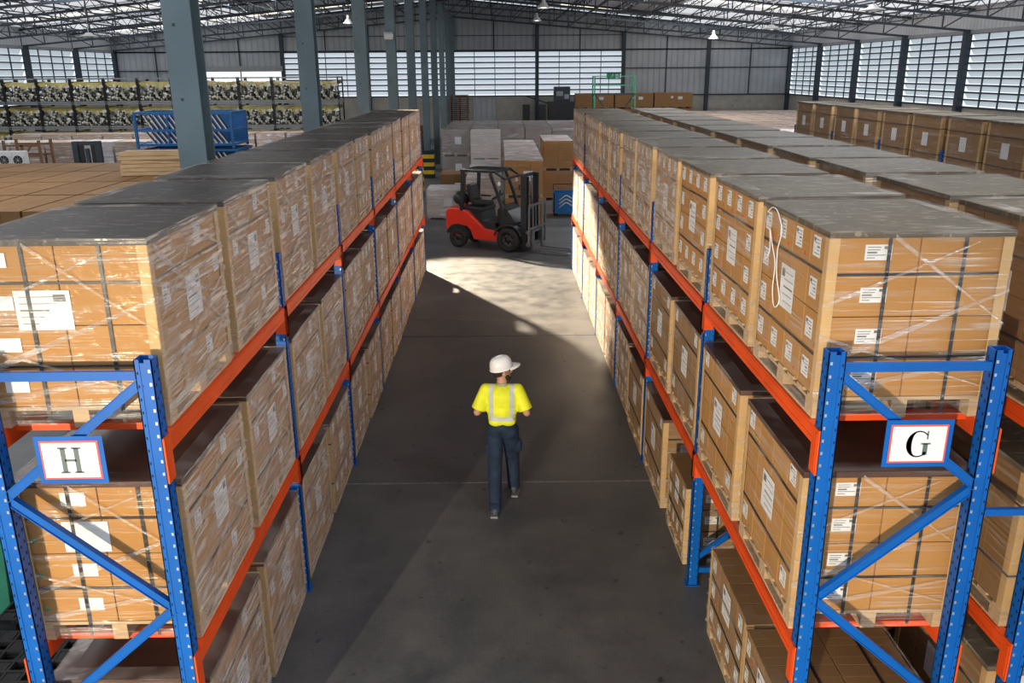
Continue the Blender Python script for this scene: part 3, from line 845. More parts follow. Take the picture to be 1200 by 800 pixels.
def loose_strap(root):
    m = MB(); x = 3.585; ctl = [(5.45, 3.80), (5.36, 3.84), (5.22, 3.82), (5.16, 3.72), (5.20, 3.60), (5.16, 3.45), (5.10, 3.30), (5.16, 3.24), (5.22, 3.34), (5.24, 3.5), (5.30, 3.62), (5.38, 3.70), (5.36, 3.56), (5.42, 3.48)]
    pts = [Vector((x + .006 * math.sin(i * 2.3), a, b)) for i, (a, b) in enumerate(ctl)]; out = []
    for i in range(len(pts) - 1):
        p0, p1, p2, p3 = pts[max(i - 1, 0)], pts[i], pts[i + 1], pts[min(i + 2, len(pts) - 1)]
        for k in range(5):
            t = k / 5; out.append(.5 * ((2 * p1) + (p2 - p0) * t + (2 * p0 - 5 * p1 + 4 * p2 - p3) * t * t + (3 * p1 - p0 - 3 * p2 + p3) * t ** 3))
    m.tube(out, .0036, 'paper', 6); o = m.build('loose_cord', root); o.matrix_parent_inverse = Matrix.Translation(-root.location); o['label'] = 'pale loose cord hanging in loops'
loose_strap(FIRST[0])
rack_loads(X2, FY, 2, lambda n: 'r2', 'the rack behind G', 'carton pallets on the %s tier behind rack G')
rack_loads(X2, FY, 1, lambda n: 'r2', 'the rack behind G', 'carton pallets on the %s tier behind rack G', range(0, 4))
rack_loads(X2, FY, 0, lambda n: 'r2', 'the rack behind G', 'carton pallets on the %s tier behind rack G', range(0, 4))
rack_loads(X3, R3, 2, lambda n: 'r3', 'the louvre side rack', 'carton pallets on the rack below the right louvres', range(0, 10))
rack_loads(X3, R3, 1, lambda n: 'r3', 'the louvre side rack', 'carton pallets on the rack below the right louvres', range(6, 10))
# ------------------------------------------------------------------ the row signs
def glyph_poly(ch):
    # big serif capitals as filled outlines, unit height
    if ch == 'H':
        return 'rects', [(-.40, -.5, -.08, -.43), (-.32, -.46, -.15, .46), (-.40, .43, -.08, .5), (.08, -.5, .40, -.43), (.15, -.46, .32, .46), (.08, .43, .40, .5), (-.2, -.045, .2, .045)]
    pts = []
    return 'G', pts
def make_sign(ch, x, z, y, label):
    root = empty('rack_sign', (x, y, z)); tag(root, label, 'sign')
    m = MB(); m.box((-.185, 0, -.14), (.185, .004, .14), 'blue'); m.build('sign_board', root)
    m = MB(); m.box((-.158, -.002, -.113), (.158, 0, .113), 'orange_red'); m.build('red_border', root)
    m = MB(); m.box((-.148, -.004, -.103), (.148, -.002, .103), 'paper'); m.build('white_card', root)
    m = MB(); h = .155; yf = -.0055
    def R(x0, z0, x1, z1): m.box((x0 * h, yf, z0 * h), (x1 * h, -.004, z1 * h), 'letter')
    if ch == 'H':
        for r in glyph_poly('H')[1]: R(*r)
    else:
        # stroke of varying weight round an arc, then spur, bar and serif
        n = 30; outer = []; inner = []
        a0, a1 = math.radians(42), math.radians(318)
        for i in range(n + 1):
            t = a0 + (a1 - a0) * i / n
            outer.append((.43 * math.cos(t), .51 * math.sin(t)))
            wgt = .055 + .13 * max(0, -math.cos(t)) ** .8
            inner.append(((.43 - wgt) * math.cos(t) + .01, (.51 - .045) * math.sin(t)))
        for i in range(n):
            q = [outer[i], outer[i + 1], inner[i + 1], inner[i]]
            m.add([(a * h, yf, b * h) for a, b in q], [(0, 1, 2, 3)], 'letter'); m.add([(a * h, yf, b * h) for a, b in q], [(3, 2, 1, 0)], 'letter')
        R(.18, -.42, .35, .02); R(.10, -.02, .44, .04); R(.28, .18, .33, .50); R(.20, -.44, .30, -.30)
    m.build('letter', root)
    return root


make_sign('H', -.50, 2.675, FY[0] - .062, 'white card with red and blue border lettered H, on the left rack end')
make_sign('G', 4.13, 2.71, FY[0] - .062, 'white card with red and blue border lettered G, on the right rack end')
# ------------------------------------------------------------------ person
def ell(c, r, rot=None):
    bm = bmesh.new(); bmesh.ops.create_uvsphere(bm, u_segments=24, v_segments=16, radius=1)
    T = Matrix.Translation(c) @ (rot.to_matrix().to_4x4() if rot else Matrix()) @ Matrix.Diagonal((*r, 1))
    bmesh.ops.transform(bm, matrix=T, verts=bm.verts); return bm
def cap(p, q, r0, r1, flat=False, sx=1.0):
    m = MB(); p = Vector(p); q = Vector(q); d = q - p; L = d.length; n = 7; pr = []
    if flat: prof = [(0, 0), (r0, 0), (r1, L), (0, L)]
    else:
        prof = [(r0 * math.cos(-PI / 2 + PI / 2 * i / n), r0 * math.sin(-PI / 2 + PI / 2 * i / n)) for i in range(n + 1)] + \
               [(r1 * math.cos(PI / 2 * i / n), L + r1 * math.sin(PI / 2 * i / n)) for i in range(n + 1)]
        prof = [(max(r, 1e-4), z) for r, z in prof]
    bm = bmesh.new(); k = 20; rings = []
    for r, z in prof:
        if r < 2e-4: rings.append([bm.verts.new((0, 0, z))])
        else: rings.append([bm.verts.new((r * math.cos(2 * PI * j / k) * sx, r * math.sin(2 * PI * j / k), z)) for j in range(k)])
    for a, b in zip(rings, rings[1:]):
        for j in range(k):
            j2 = (j + 1) % k
            f = [a[j % len(a)], a[j2 % len(a)], b[j2 % len(b)], b[j % len(b)]]
            u = []; [u.append(v) for v in f if v not in u]
            if len(u) >= 3: bm.faces.new(u)
    bmesh.ops.recalc_face_normals(bm, faces=bm.faces)
    T = Matrix.Translation(p) @ d.to_track_quat('Z', 'Y').to_matrix().to_4x4()
    bmesh.ops.transform(bm, matrix=T, verts=bm.verts); return bm
def union(name, prims, voxel, mat, parent, smooth=4, fac=.5):
    m = MB()
    for b in prims: m.bm(b, mat)
    o = m.build(name, parent)
    r = o.modifiers.new('remesh', 'REMESH'); r.mode = 'VOXEL'; r.voxel_size = voxel; r.use_smooth_shade = True
    s = o.modifiers.new('smooth', 'SMOOTH'); s.iterations = smooth; s.factor = fac
    return o
def make_person():
    root = empty('person', (1.845, 8.60, 0), -.06); root.scale = (.985, .985, .985)
    tag(root, 'person in white hard hat and yellow reflective shirt walking up the aisle, looking right', 'person')
    hipL, hipR = Vector((-.085, 0, .92)), Vector((.085, 0, .92))
    kL, kR = Vector((-.085, -.06, .50)), Vector((.10, .20, .51))
    aL, aR = Vector((-.075, -.27, .10)), Vector((.115, .21, .13))
    sL, sR = Vector((-.175, .01, 1.40)), Vector((.175, .01, 1.40))
    eL, eR = Vector((-.275, -.045, 1.15)), Vector((.275, -.045, 1.15))
    wL, wR = Vector((-.21, .20, 1.10)), Vector((.21, .20, 1.10))
    look = Euler((.08, 0, -1.1)); R = look.to_matrix(); hc = Vector((0, .035, 1.60))
    def H(x, y, z): return hc + R @ Vector((x, y, z))
    body = [ell((0, .0, 1.0), (.155, .105, .12)), ell((0, 0, 1.15), (.145, .10, .16)), ell((0, .01, 1.31), (.17, .11, .15)),
            cap(sL, sR, .055, .055), cap((0, 0, 1.38), (0, .025, 1.53), .062, .055),
            cap(hipL, kL, .088, .06), cap(kL, aL, .056, .036), cap(hipR, kR, .088, .06), cap(kR, aR, .056, .036),
            cap(sL, eL, .052, .040), cap(eL, wL, .041, .026), cap(sR, eR, .052, .040), cap(eR, wR, .041, .026),
            ell(H(0, 0, .03), (.076, .094, .10), look), ell(H(0, .03, -.045), (.056, .062, .062), look),
            cap(H(0, .088, .015), H(0, .112, -.022), .010, .015), ell(H(0, .098, -.024), (.019, .014, .010), look),
            ell(H(0, .078, -.085), (.03, .022, .022), look), ell(H(0, .088, -.055), (.026, .012, .009), look),
            cap(H(-.035, .085, .035), H(.035, .085, .035), .011, .011)]
    for s in (-1, 1): body += [ell(H(s * .078, -.005, -.005), (.011, .022, .032), look), cap(aL, aL + Vector((0, .1, -.05)), .032, .03), cap(aR, aR + Vector((0, .1, -.04)), .032, .03)]
    for wv, e, s in ((wL, eL, 1), (wR, eR, -1)):
        d = (wv - e).normalized(); pc = wv + d * .05; side = Vector((s, 0, 0)); up = Vector((0, 0, 1))
        body.append(cap(wv, pc, .027, .030)); body.append(ell(pc + d * .01, (.018, .045, .034), None))
        for j, (off, L) in enumerate(((.028, .034), (.010, .040), (-.010, .037), (-.028, .028))):
            b = pc + d * .035 + up * off; m1 = b + d * L + side * .006; m2 = m1 + d * L * .35 + side * L * .75
            body += [cap(b, m1, .0095, .0088), cap(m1, m2, .0088, .0078), cap(m2, m2 - d * L * .4 + side * L * .35, .0078, .007)]
        t0 = wv + d * .02 + up * .03; t1 = t0 + d * .03 + up * .03 + side * .012; body += [cap(t0, t1, .012, .010), cap(t1, t1 + d * .03 + side * .008, .010, .008)]
    union('body', body, .0058, 'skin', root, 3)
    # eyes
    # clothing: shirt, collar, trousers, belt, shoes
    shirt = [ell((0, -.002, 1.30), (.192, .135, .17)), ell((0, -.01, 1.17), (.172, .125, .15)), cap((0, -.005, 1.03), (0, -.005, 1.2), .158, .165, True, 1.0),
             cap(sL + Vector((.02, 0, -.01)), sR + Vector((-.02, 0, -.01)), .078, .078), ell((0, 0, 1.415), (.12, .085, .055)),
             cap(sL, eL + (sL - eL) * .12, .072, .082, True), cap(sR, eR + (sR - eR) * .12, .072, .082, True), ell(sL, (.07, .072, .07)), ell(sR, (.07, .072, .07)),
             ell((-.06, -.075, 1.05), (.09, .06, .05)), ell((.07, -.075, 1.055), (.085, .06, .05))]
    for b in shirt[2:3]:
        bmesh.ops.scale(b, vec=(1.0, .74, 1), verts=b.verts)
    sh = union('shirt', shirt, .010, 'shirt', root, 5)
    union('collar', [cap((0, .005, 1.445), (0, .012, 1.478), .072, .066, True)], .006, 'collar', root, 1)
    tr = [ell((0, -.005, .98), (.165, .12, .10)), cap((-.04, 0, .98), (.04, 0, .98), .115, .115), ell((-.075, -.045, .93), (.09, .085, .10)), ell((.075, -.045, .93), (.09, .085, .10)),
          cap(hipL, kL, .102, .080), cap(kL, aL + Vector((0, 0, .0)), .080, .068), cap(hipR, kR, .102, .082), cap(kR, aR, .082, .068),
          cap(kL, aL + Vector((0, .0, -.03)), .078, .070, True), cap(kR, aR + Vector((0, 0, -.03)), .078, .070, True),
          ell((-.165, -.02, .70), (.035, .07, .085)), ell((.185, .09, .70), (.035, .07, .085)), ell(kL + Vector((0, .03, -.04)), (.07, .07, .03)), ell(aL + Vector((0, 0, .05)), (.075, .078, .022)), ell(aR + Vector((0, 0, .06)), (.074, .078, .022))]
    union('trousers', tr, .009, 'navy', root, 4)
    for a, s, toe in ((aL, -1, Vector((-.02, .155, -.055))), (aR, 1, Vector((.03, .17, -.02)))):
        lift = 0 if s < 0 else .035
        base = Vector((a.x, a.y, 0)); pr = [cap(base + Vector((0, -.035, .075 + lift)), base + toe * .35 + Vector((0, 0, .075 + lift)), .045, .048), cap(base + Vector((0, .02, .06 + lift)), base + Vector((toe.x, .17, .048)), .048, .040), ell(base + Vector((0, -.04, .05 + lift)), (.042, .05, .045))]
        sh_ = union('shoe', pr, .006, 'shoe', root, 3)
        so = MB(); so.prism([(-.04, -.085), (.04, -.085), (.047, .04), (.044, .15), (.02, .205), (-.02, .205), (-.044, .15), (-.047, .04)], 0, .022, 'sole', axis=2)
        so.build('shoe_sole', sh_, (base.x + toe.x * .4, base.y, .001 if s < 0 else .008), (.0 if s < 0 else -.10 + .06, 0, -toe.x * 1.5))
    # hair and short beard under the helmet
    union('hair', [ell(H(0, -.012, .035), (.081, .092, .088), look), ell(H(0, -.045, -.01), (.066, .055, .04), look)], .006, 'hair', root, 2)
    union('beard', [ell(H(0, .055, -.085), (.05, .048, .028), look), ell(H(.045, .035, -.06), (.02, .035, .035), look), ell(H(-.045, .035, -.06), (.02, .035, .035), look)], .006, 'hair', root, 2)
    # hard hat
    hm = empty('hard_hat'); hm.parent = root; hm.location = H(0, -.004, .055); hm.rotation_euler = (.16, 0, -1.1)
    m = MB(); prof = [(1.0, 0), (.995, .25), (.95, .5), (.86, .70), (.70, .86), (.45, .96), (.2, 1.0), (.001, 1.01)]
    T = Matrix.Diagonal((.106, .128, .134, 1)); m.lathe(prof, 'helmet', 32, T)
    m.lathe([(1.0, 0), (1.05, -.06), (1.06, -.10), (.98, -.09), (.95, 0)], 'helmet', 32, T)
    for x in (-.035, 0, .035):
        pts = [(x, .128 * math.sin(t) * .96, .132 * math.cos(t) * (1.0 - abs(x) * 2) + .003) for t in [(-1.1 + 2.2 * i / 12) for i in range(13)]]
        m.tube(pts, .008 if x == 0 else .005, 'helmet', 8)
    m.build('helmet_shell', hm)
    v = MB(); vs = []; n = 14
    for i in range(n + 1):
        t = PI * (.14 + .72 * i / n); c, s_ = math.cos(t), math.sin(t)
        vs += [(.116 * c, .138 * s_, .004), (.122 * c, .138 * s_ + .085 * math.sin(PI * i / n) ** .6 + .004, -.022), (.122 * c, .138 * s_ + .085 * math.sin(PI * i / n) ** .6 + .004, -.028), (.116 * c, .136 * s_, -.006)]
    fs = []
    for i in range(n):
        for k in range(4): fs.append((i * 4 + k, i * 4 + (k + 1) % 4, (i + 1) * 4 + (k + 1) % 4, (i + 1) * 4 + k))
    v.add(vs, fs, 'helmet', True); v.build('helmet_visor', hm)
make_person()

# ------------------------------------------------------------------ forklift (heading along local +x)
def make_forklift():
    root = empty('forklift', (1.58, 23.55, 0), -math.radians(27))
    tag(root, 'red and dark grey forklift truck standing across the far end of the aisle', 'forklift')
    # counterweight
    m = MB(); m.prism([(-1.12, .42), (-1.18, .60), (-1.17, .98), (-1.08, 1.10), (-.62, 1.10), (-.62, .34), (-.80, .30)], -.50, .50, 'red', axis=1); o = m.build('counterweight', root)
    bv = o.modifiers.new('bevel', 'BEVEL'); bv.width = .05; bv.segments = 3; bv.limit_method = 'ANGLE'
    MB().box((-1.19, -.35, .62), (-1.17, .35, .9), 'black').build('rear_grille', o)
    # side body: red, sloping down to the step
    m = MB(); m.prism([(-.62, .62), (-.62, 1.06), (-.45, 1.04), (-.30, .90), (.05, .58), (.52, .52), (.52, .26), (-.28, .26), (-.36, .50), (-.48, .62)], -.53, .53, 'red', axis=1); o = m.build('body_panel', root)
    bv = o.modifiers.new('bevel', 'BEVEL'); bv.width = .025; bv.segments = 2; bv.limit_method = 'ANGLE'
    m = MB(); m.prism([(-.62, .6), (-.62, 1.02), (-.1, 1.04), (-.05, .78), (.35, .74), (.42, .50), (.72, .50), (.98, .62), (.98, .78), (.75, 1.10), (.60, 1.12), (.55, .80), (.5, .5), (.5, .3), (-.3, .3)], -.44, .44, 'frame_grey', axis=1); m.build('chassis', root)
    for s in (-1, 1):
        m = MB(); n = 10; c = (.80, .36); pts = [(c[0] + .43 * math.cos(t), c[1] + .40 * math.sin(t)) for t in [PI * (.08 + .86 * i / n) for i in range(n + 1)]]
        inn = [(c[0] + .39 * math.cos(t), c[1] + .36 * math.sin(t)) for t in [PI * (.08 + .86 * i / n) for i in range(n + 1)]][::-1]
        m.prism(pts + inn, s * .36, s * .58, 'frame_grey', axis=1); m.build('front_fender', root)
        m = MB(); c = (-.78, .30); pts = [(c[0] + .37 * math.cos(t), c[1] + .36 * math.sin(t)) for t in [PI * (.02 + .9 * i / n) for i in range(n + 1)]]
        m.prism(pts, s * .44, s * .525, 'frame_grey', axis=1); m.build('rear_wheel_arch', root)
    m = MB(); m.box((-.62, -.42, 1.02), (-.05, .42, 1.14), 'frame_grey', bev=.03); m.build('engine_hood', root)
    # seat
    s_ = empty('seat'); s_.parent = root; s_.location = (-.25, 0, 1.14)
    MB().box((-.24, -.24, 0), (.24, .24, .12), 'black', bev=.04).build('seat_cushion', s_)
    m = MB(); m.box((-.06, -.23, 0), (.06, .23, .52), 'black', bev=.05); m.build('seat_back', s_, (-.24, 0, .08), (0, -.22, 0))
    for y in (-.27, .27): MB().box((-.2, y - .025, .2), (.12, y + .025, .25), 'black', bev=.02).build('armrest', s_)
    # gas tank behind the seat
    m = MB(); T = Matrix.Translation((-.86, 0, 1.33)) @ Matrix.Rotation(PI / 2, 4, 'X')
    m.lathe([(.001, -.36), (.10, -.35), (.17, -.29), (.175, 0), (.17, .29), (.10, .35), (.001, .36)], 'frame_grey', 24, T); m.build('gas_tank', root)
    for y in (-.18, .18):
        m = MB(); m.lathe([(.178, -.02), (.19, -.02), (.19, .02), (.178, .02)], 'black', 24, Matrix.Translation((-.86, y, 1.33)) @ Matrix.Rotation(PI / 2, 4, 'X')); m.box((-.9, y - .02, 1.08), (-.82, y + .02, 1.18), 'black'); m.build('tank_bracket', root)
    # steering column, wheel, levers, dash
    m = MB(); m.tube([(.42, 0, 1.05), (.22, 0, 1.38)], .03, 'black', 10); m.build('steering_column', root)
    m = MB(); c = Vector((.21, 0, 1.40)); ax = Vector((-.52, 0, .85)).normalized(); u = Vector((0, 1, 0)); v = ax.cross(u)
    m.tube([c + (u * math.cos(t) + v * math.sin(t)) * .18 for t in [2 * PI * i / 24 for i in range(25)]], .014, 'black', 8, False)
    for a in (0, 2.1, 4.2): m.bar(c, c + (u * math.cos(a) + v * math.sin(a)) * .18, .02, .012, 'black')
    m.build('steering_wheel', root)
    m = MB(); m.prism([(.40, .74), (.74, .74), (.72, 1.10), (.52, 1.22), (.42, 1.10)], -.40, .40, 'rubber', axis=1); m.build('dashboard', root)
    for y in (-.30, -.24, -.18): MB().tube([(.48, y, 1.15), (.38, y, 1.34), (.37, y, 1.36)], [.008, .008, .018], 'black', 8).build('control_lever', root)
    # overhead guard
    g = empty('overhead_guard'); g.parent = root
    for s in (-1, 1):
        m = MB(); y = s * .47
        m.bar((-.66, y, 1.02), (-.60, y, 2.10), .10, .07, 'frame_grey', up=(1, 0, 0)); m.build('rear_pillar', g)
        m = MB(); m.bar((.66, y, .95), (.46, y, 1.55), .06, .08, 'frame_grey', up=(1, 0, 0)); m.bar((.46, y, 1.55), (.24, y, 2.08), .06, .08, 'frame_grey', up=(1, 0, 0)); m.build('front_pillar', g)
    m = MB(); 
    for s in (-1, 1):
        m.bar((-.66, s * .47, 2.12), (.38, s * .47, 2.12), .07, .06, 'frame_grey'); m.bar((.38, s * .47, 2.12), (.68, s * .47, 1.95), .07, .05, 'frame_grey')
    m.bar((-.64, -.5, 2.12), (-.64, .5, 2.12), .07, .06, 'frame_grey'); m.bar((.38, -.5, 2.12), (.38, .5, 2.12), .07, .06, 'frame_grey'); m.bar((.68, -.5, 1.95), (.68, .5, 1.95), .05, .05, 'frame_grey')
    for i in range(7): m.bar((-.5 + i * .13, -.47, 2.13), (-.5 + i * .13, .47, 2.13), .035, .04, 'frame_grey')
    m.build('roof_grille', g)
    m = MB(); m.bar((.68, -.3, 1.93), (.70, .05, .98), .02, .02, 'frame_grey'); 
    for s in (-1, 1):
        m = MB(); m.lathe([(.0, .05), (.05, .04), (.065, 0), (.0, -.01)], 'white', 14, Matrix.Translation((.52, s * .53, 1.82)) @ Matrix.Rotation(PI / 2, 4, 'Y')); m.build('headlight', root)
        m = MB(); m.box((.58, s * .60 - .01, 1.52), (.60, s * .60 + .06, 1.68), 'black', bev=.008); m.bar((.5, s * .5, 1.55), (.59, s * .6, 1.6), .015, .015, 'black'); m.build('mirror', root)
    # wheels
    for x, r, ys, w_ in ((.80, .33, (-.50, .50), .24), (-.78, .27, (-.46, .46), .18)):
        for y in ys:
            wv = empty('wheel', (x, y, r + .001)); wv.parent = root
            T = Matrix.Rotation(PI / 2, 4, 'X'); a = w_ / 2
            MB().lathe([(r * .56, -a * .8), (r * .62, -a), (r * .92, -a), (r, -a * .6), (r, a * .6), (r * .92, a), (r * .62, a), (r * .56, a * .8), (r * .56, -a * .8)], 'rubber', 32, T).build('tyre', wv)
            m = MB(); m.lathe([(.0, -a * .4), (r * .2, -a * .45), (r * .24, -a * .2), (r * .5, -a * .15), (r * .57, -a * .7), (r * .57, a * .7), (r * .5, a * .15), (r * .24, a * .2), (r * .2, a * .45), (.0, a * .4)], 'frame_grey', 24, T)
            for k in range(6):
                t = k * PI / 3; 
                for sy in (-1, 1): m.box((r * .36 * math.cos(t) - .012, sy * a * .2 - .015, r * .36 * math.sin(t) - .012), (r * .36 * math.cos(t) + .012, sy * a * .2 + .015, r * .36 * math.sin(t) + .012), 'fork_steel')
            m.build('rim', wv)
    # mast: outer and inner channels, cross members, lift cylinders, chains
    mt = empty('mast', (1.20, 0, 0)); mt.parent = root
    for s in (-1, 1):
        m = MB(); m.box((-.08, s * .38 - .03, .10), (.08, s * .38 + .03, 2.06), 'frame_grey'); m.build('outer_rail', mt)
        m = MB(); m.box((-.03, s * .30 - .025, .14), (.11, s * .30 + .025, 2.02), 'black'); m.build('inner_rail', mt)
        m = MB(); m.tube([(-.07, s * .24, .2), (-.07, s * .24, 1.3)], .035, 'frame_grey', 12); m.tube([(-.07, s * .24, 1.3), (-.07, s * .24, 1.98)], .02, 'fork_steel', 10); m.build('lift_cylinder', mt)
        m = MB(); m.tube([(.02, s * .12, .4), (.02, s * .12, 1.95)], .012, 'fork_steel', 6); m.build('lift_chain', mt)
        m = MB(); m.tube([(-.42, s * .3, .62), (-.06, s * .34, .75)], .035, 'frame_grey', 10); m.build('tilt_cylinder', mt)
    m = MB()
    for z in (.2, 1.0, 2.0): m.box((-.07, -.4, z), (-.03, .4, z + .08), 'frame_grey')
    m.build('cross_member', mt)
    # carriage, load backrest, forks
    ca = empty('carriage', (1.36, 0, 0)); ca.parent = root
    m = MB(); m.box((-.04, -.50, .18), (.04, .50, .27), 'fork_steel'); m.box((-.04, -.50, .52), (.04, .50, .60), 'fork_steel')
    for y in (-.34, .34): m.box((-.05, y - .05, .18), (.03, y + .05, .60), 'fork_steel')
    m.build('carriage_plate', ca)
    m = MB(); z0, z1 = .28, 1.28
    for y in (-.52, .52): m.bar((.06, y, z0 - .1), (.06, y, z1), .05, .035, 'fork_steel', up=(1, 0, 0))
    for z in (z1, .66): m.bar((.06, -.52, z), (.06, .52, z), .035, .05, 'fork_steel')
    for y in (-.26, -.09, .09, .26): m.bar((.06, y, .60), (.06, y, z1), .03, .025, 'fork_steel', up=(1, 0, 0))
    m.build('load_backrest', ca)
    for y in (-.30, .30):
        m = MB(); m.prism([(.05, .06), (1.12, .045), (1.15, .052), (1.12, .065), (.10, .09), (.10, .58), (.05, .58)], y - .055, y + .055, 'bronze' if 0 else 'fork_steel', axis=1); m.build('fork', ca)
    return root
make_forklift()

# ------------------------------------------------------------------ things beyond the racks
def floor_stack(card, w, d, h, tiers, filmm, sheet, nx=3, nz=4, pal='pallet', paper=False, topfilm=None):
    """wrapped or bare carton block on a wooden pallet, one or two tiers high"""
    root = empty('carton_stack'); root['category'] = 'carton stack'
    th = h / tiers
    for t in range(tiers):
        z = t * th; m = MB()
        for i in range(5): m.box((-w / 2, -d / 2 + i * (d - .1) / 4, z + .09), (w / 2, -d / 2 + i * (d - .1) / 4 + .1, z + .11), pal)
        for x in (-w / 2 + .05, 0, w / 2 - .05): m.box((x - .05, -d / 2, z + .002), (x + .05, d / 2, z + .09), pal)
        m.build('wooden_pallet', root)
        m = MB(); cw = w / nx; ch = (th - .115) / nz; cd = d / 3
        for i in range(nx):
            for k in range(nz):
                for j in range(3):
                    g = .004; m.box((-w / 2 + i * cw + g, -d / 2 + j * cd + g, z + .112 + k * ch), (-w / 2 + (i + 1) * cw - g, -d / 2 + (j + 1) * cd - g, z + .112 + (k + 1) * ch - g), card)
        m.build('cartons', root)
        if paper: MB().box((-.02, -d / 2 - .012, z + th * .45), (.26, -d / 2 - .009, z + th * .72), 'paper').build('paper_label', root)
        if filmm:
            m = MB(); a, b = w / 2 + .008, d / 2 + .008; z0, z1 = z + .04, z + th + .004
            m.add([(-a, -b, z0), (a, -b, z0), (a, b, z0), (-a, b, z0), (-a, -b, z1), (a, -b, z1), (a, b, z1), (-a, b, z1)], [(0, 1, 5, 4), (1, 2, 6, 5), (2, 3, 7, 6), (3, 0, 4, 7)], filmm); m.add([(-a, -b, z1), (a, -b, z1), (a, b, z1), (-a, b, z1)], [(0, 1, 2, 3)], topfilm or filmm); m.build('stretch_film', root)
    return reg(root)
def put(proto, loc, label, group=None, rz=0): return place(proto, loc, rz, label, group)
# a) - h): loads standing on the floor behind the forklift
E1 = floor_stack('card_pale', 1.15, 1.5, .95, 1, 'film_white', None, 3, 4, paper=True); put(E1, (-.02, 29.0, 0), 'low pale wrapped carton stack behind the forklift, nearest the left rack')
E2 = floor_stack('card_brown', 1.1, 1.2, 1.12, 1, None, None, 2, 3, paper=True); put(E2, (.2, 32.0, 0), 'brown unwrapped carton stack behind the low pale wrapped one')
E3 = floor_stack('card_pale', 1.1, 1.3, 1.5, 1, 'film_white', None, 3, 5)
for i in range(3): put(E3, (1.33, 27.6 + i * 1.42, 0), 'pale wrapped stack seen through the forklift cab, %s of three' % ('front one', 'middle one', 'rear one')[i], 'pale stacks behind the forklift cab')
E4 = floor_stack('card_gold', 1.12, 1.5, 2.2, 2, 'film_light', None, 3, 4, paper=True, topfilm='film_white')
for i in range(5): put(E4, (2.56, 26.0 + i * 1.58, 0), 'two high carton stack behind the forklift mast, %s from the front' % ORD[i], 'two high stacks behind the forklift mast')
E5 = floor_stack('card_gold', 1.1, 1.5, 2.2, 2, 'film_light', None, 2, 3, topfilm='film_white')
for i in range(2): put(E5, (4.05, 33.2 + i * 1.6, 0), 'orange brown two high stack left of rack G far end, %s one' % ('front', 'rear')[i], 'orange brown stacks beside rack G far end')
E6 = floor_stack('card_brown', 1.2, 1.5, 2.3, 2, 'film_grey', None, 3, 4, paper=True)
put(E6, (-.1, 38.8, 0), 'grey wrapped two high stack with white label, left end of back row')
E7 = floor_stack('card_pale', 1.25, 1.5, 2.3, 2, 'film_white', None, 3, 4)
put(E7, (1.25, 37.3, 0), 'shiny pinkish white wrapped two high stack in the back row')
E8 = floor_stack('card_brown', 1.2, 1.5, 2.2, 1, 'film_grey', None, 3, 6)
for i in range(7):
    for j in range(4):
        if i == 0 and j < 1: continue
        put(E8, (-.1 + i * 1.25 + (.0), 41.0 + j * 1.62, 0), 'greyish wrapped stack in the block before the back wall, behind the aisle end', 'greyish wrapped block before the back wall')
# big field of wrapped stacks on the right between the racks and the far wall
E9 = floor_stack('card_tan', 1.3, 1.9, 2.2, 1, 'film_pale', None, 2, 3)
for i in range(10):
    for j in range(10):
        if not (j > 7 and i < 2): put(E9, (9.0 + i * 1.42, 36.5 + j * 2.1, 0), 'pale brown stack in the wide field before the right back corner', 'field of stacks before the right back corner')
E10 = floor_stack('card_pale', 1.8, 2.0, 2.45, 1, 'film_white', None, 2, 3)
put(E10, (13.0, 33.2, 0), 'white sheeted stack lying brightest in the field on the right')
# brown carton block on the left, four double rows
E11 = floor_stack('card_brown', 1.14, 1.12, 2.2, 1, None, None, 3, 7)
for i in range(9):
    for j in range(8):
        dz = 0; put(E11, (-3.2 - i * 1.18, 16.85 + (j // 2) * 2.36 + (j % 2) * 1.135, 0), 'brown carton stack in the dense unwrapped block left of rack H', 'dense brown carton block left of rack H')
# ------------------------------------------------------------------ stack of planks on the carton block
for i in range(6):
    m = MB(); z = 2.204 + i * .098; m.box((-.86, -.45, 0), (.86, .45, .09), 'plank', bev=.006)
    for y in (-.3, .3): m.box((-.8, y - .03, .09), (.8, y + .03, .097), 'pallet_dark')
    o = m.build('wooden_board', None, (-7.05 + random.uniform(-.03, .03), 22.6 + random.uniform(-.03, .03), z), (0, 0, random.uniform(-.02, .02) + .12))
    tag(o, 'thick pale board in the pile beside the big column, %s from the bottom' % ORD[i], 'board', 'thick boards piled on the brown cartons')
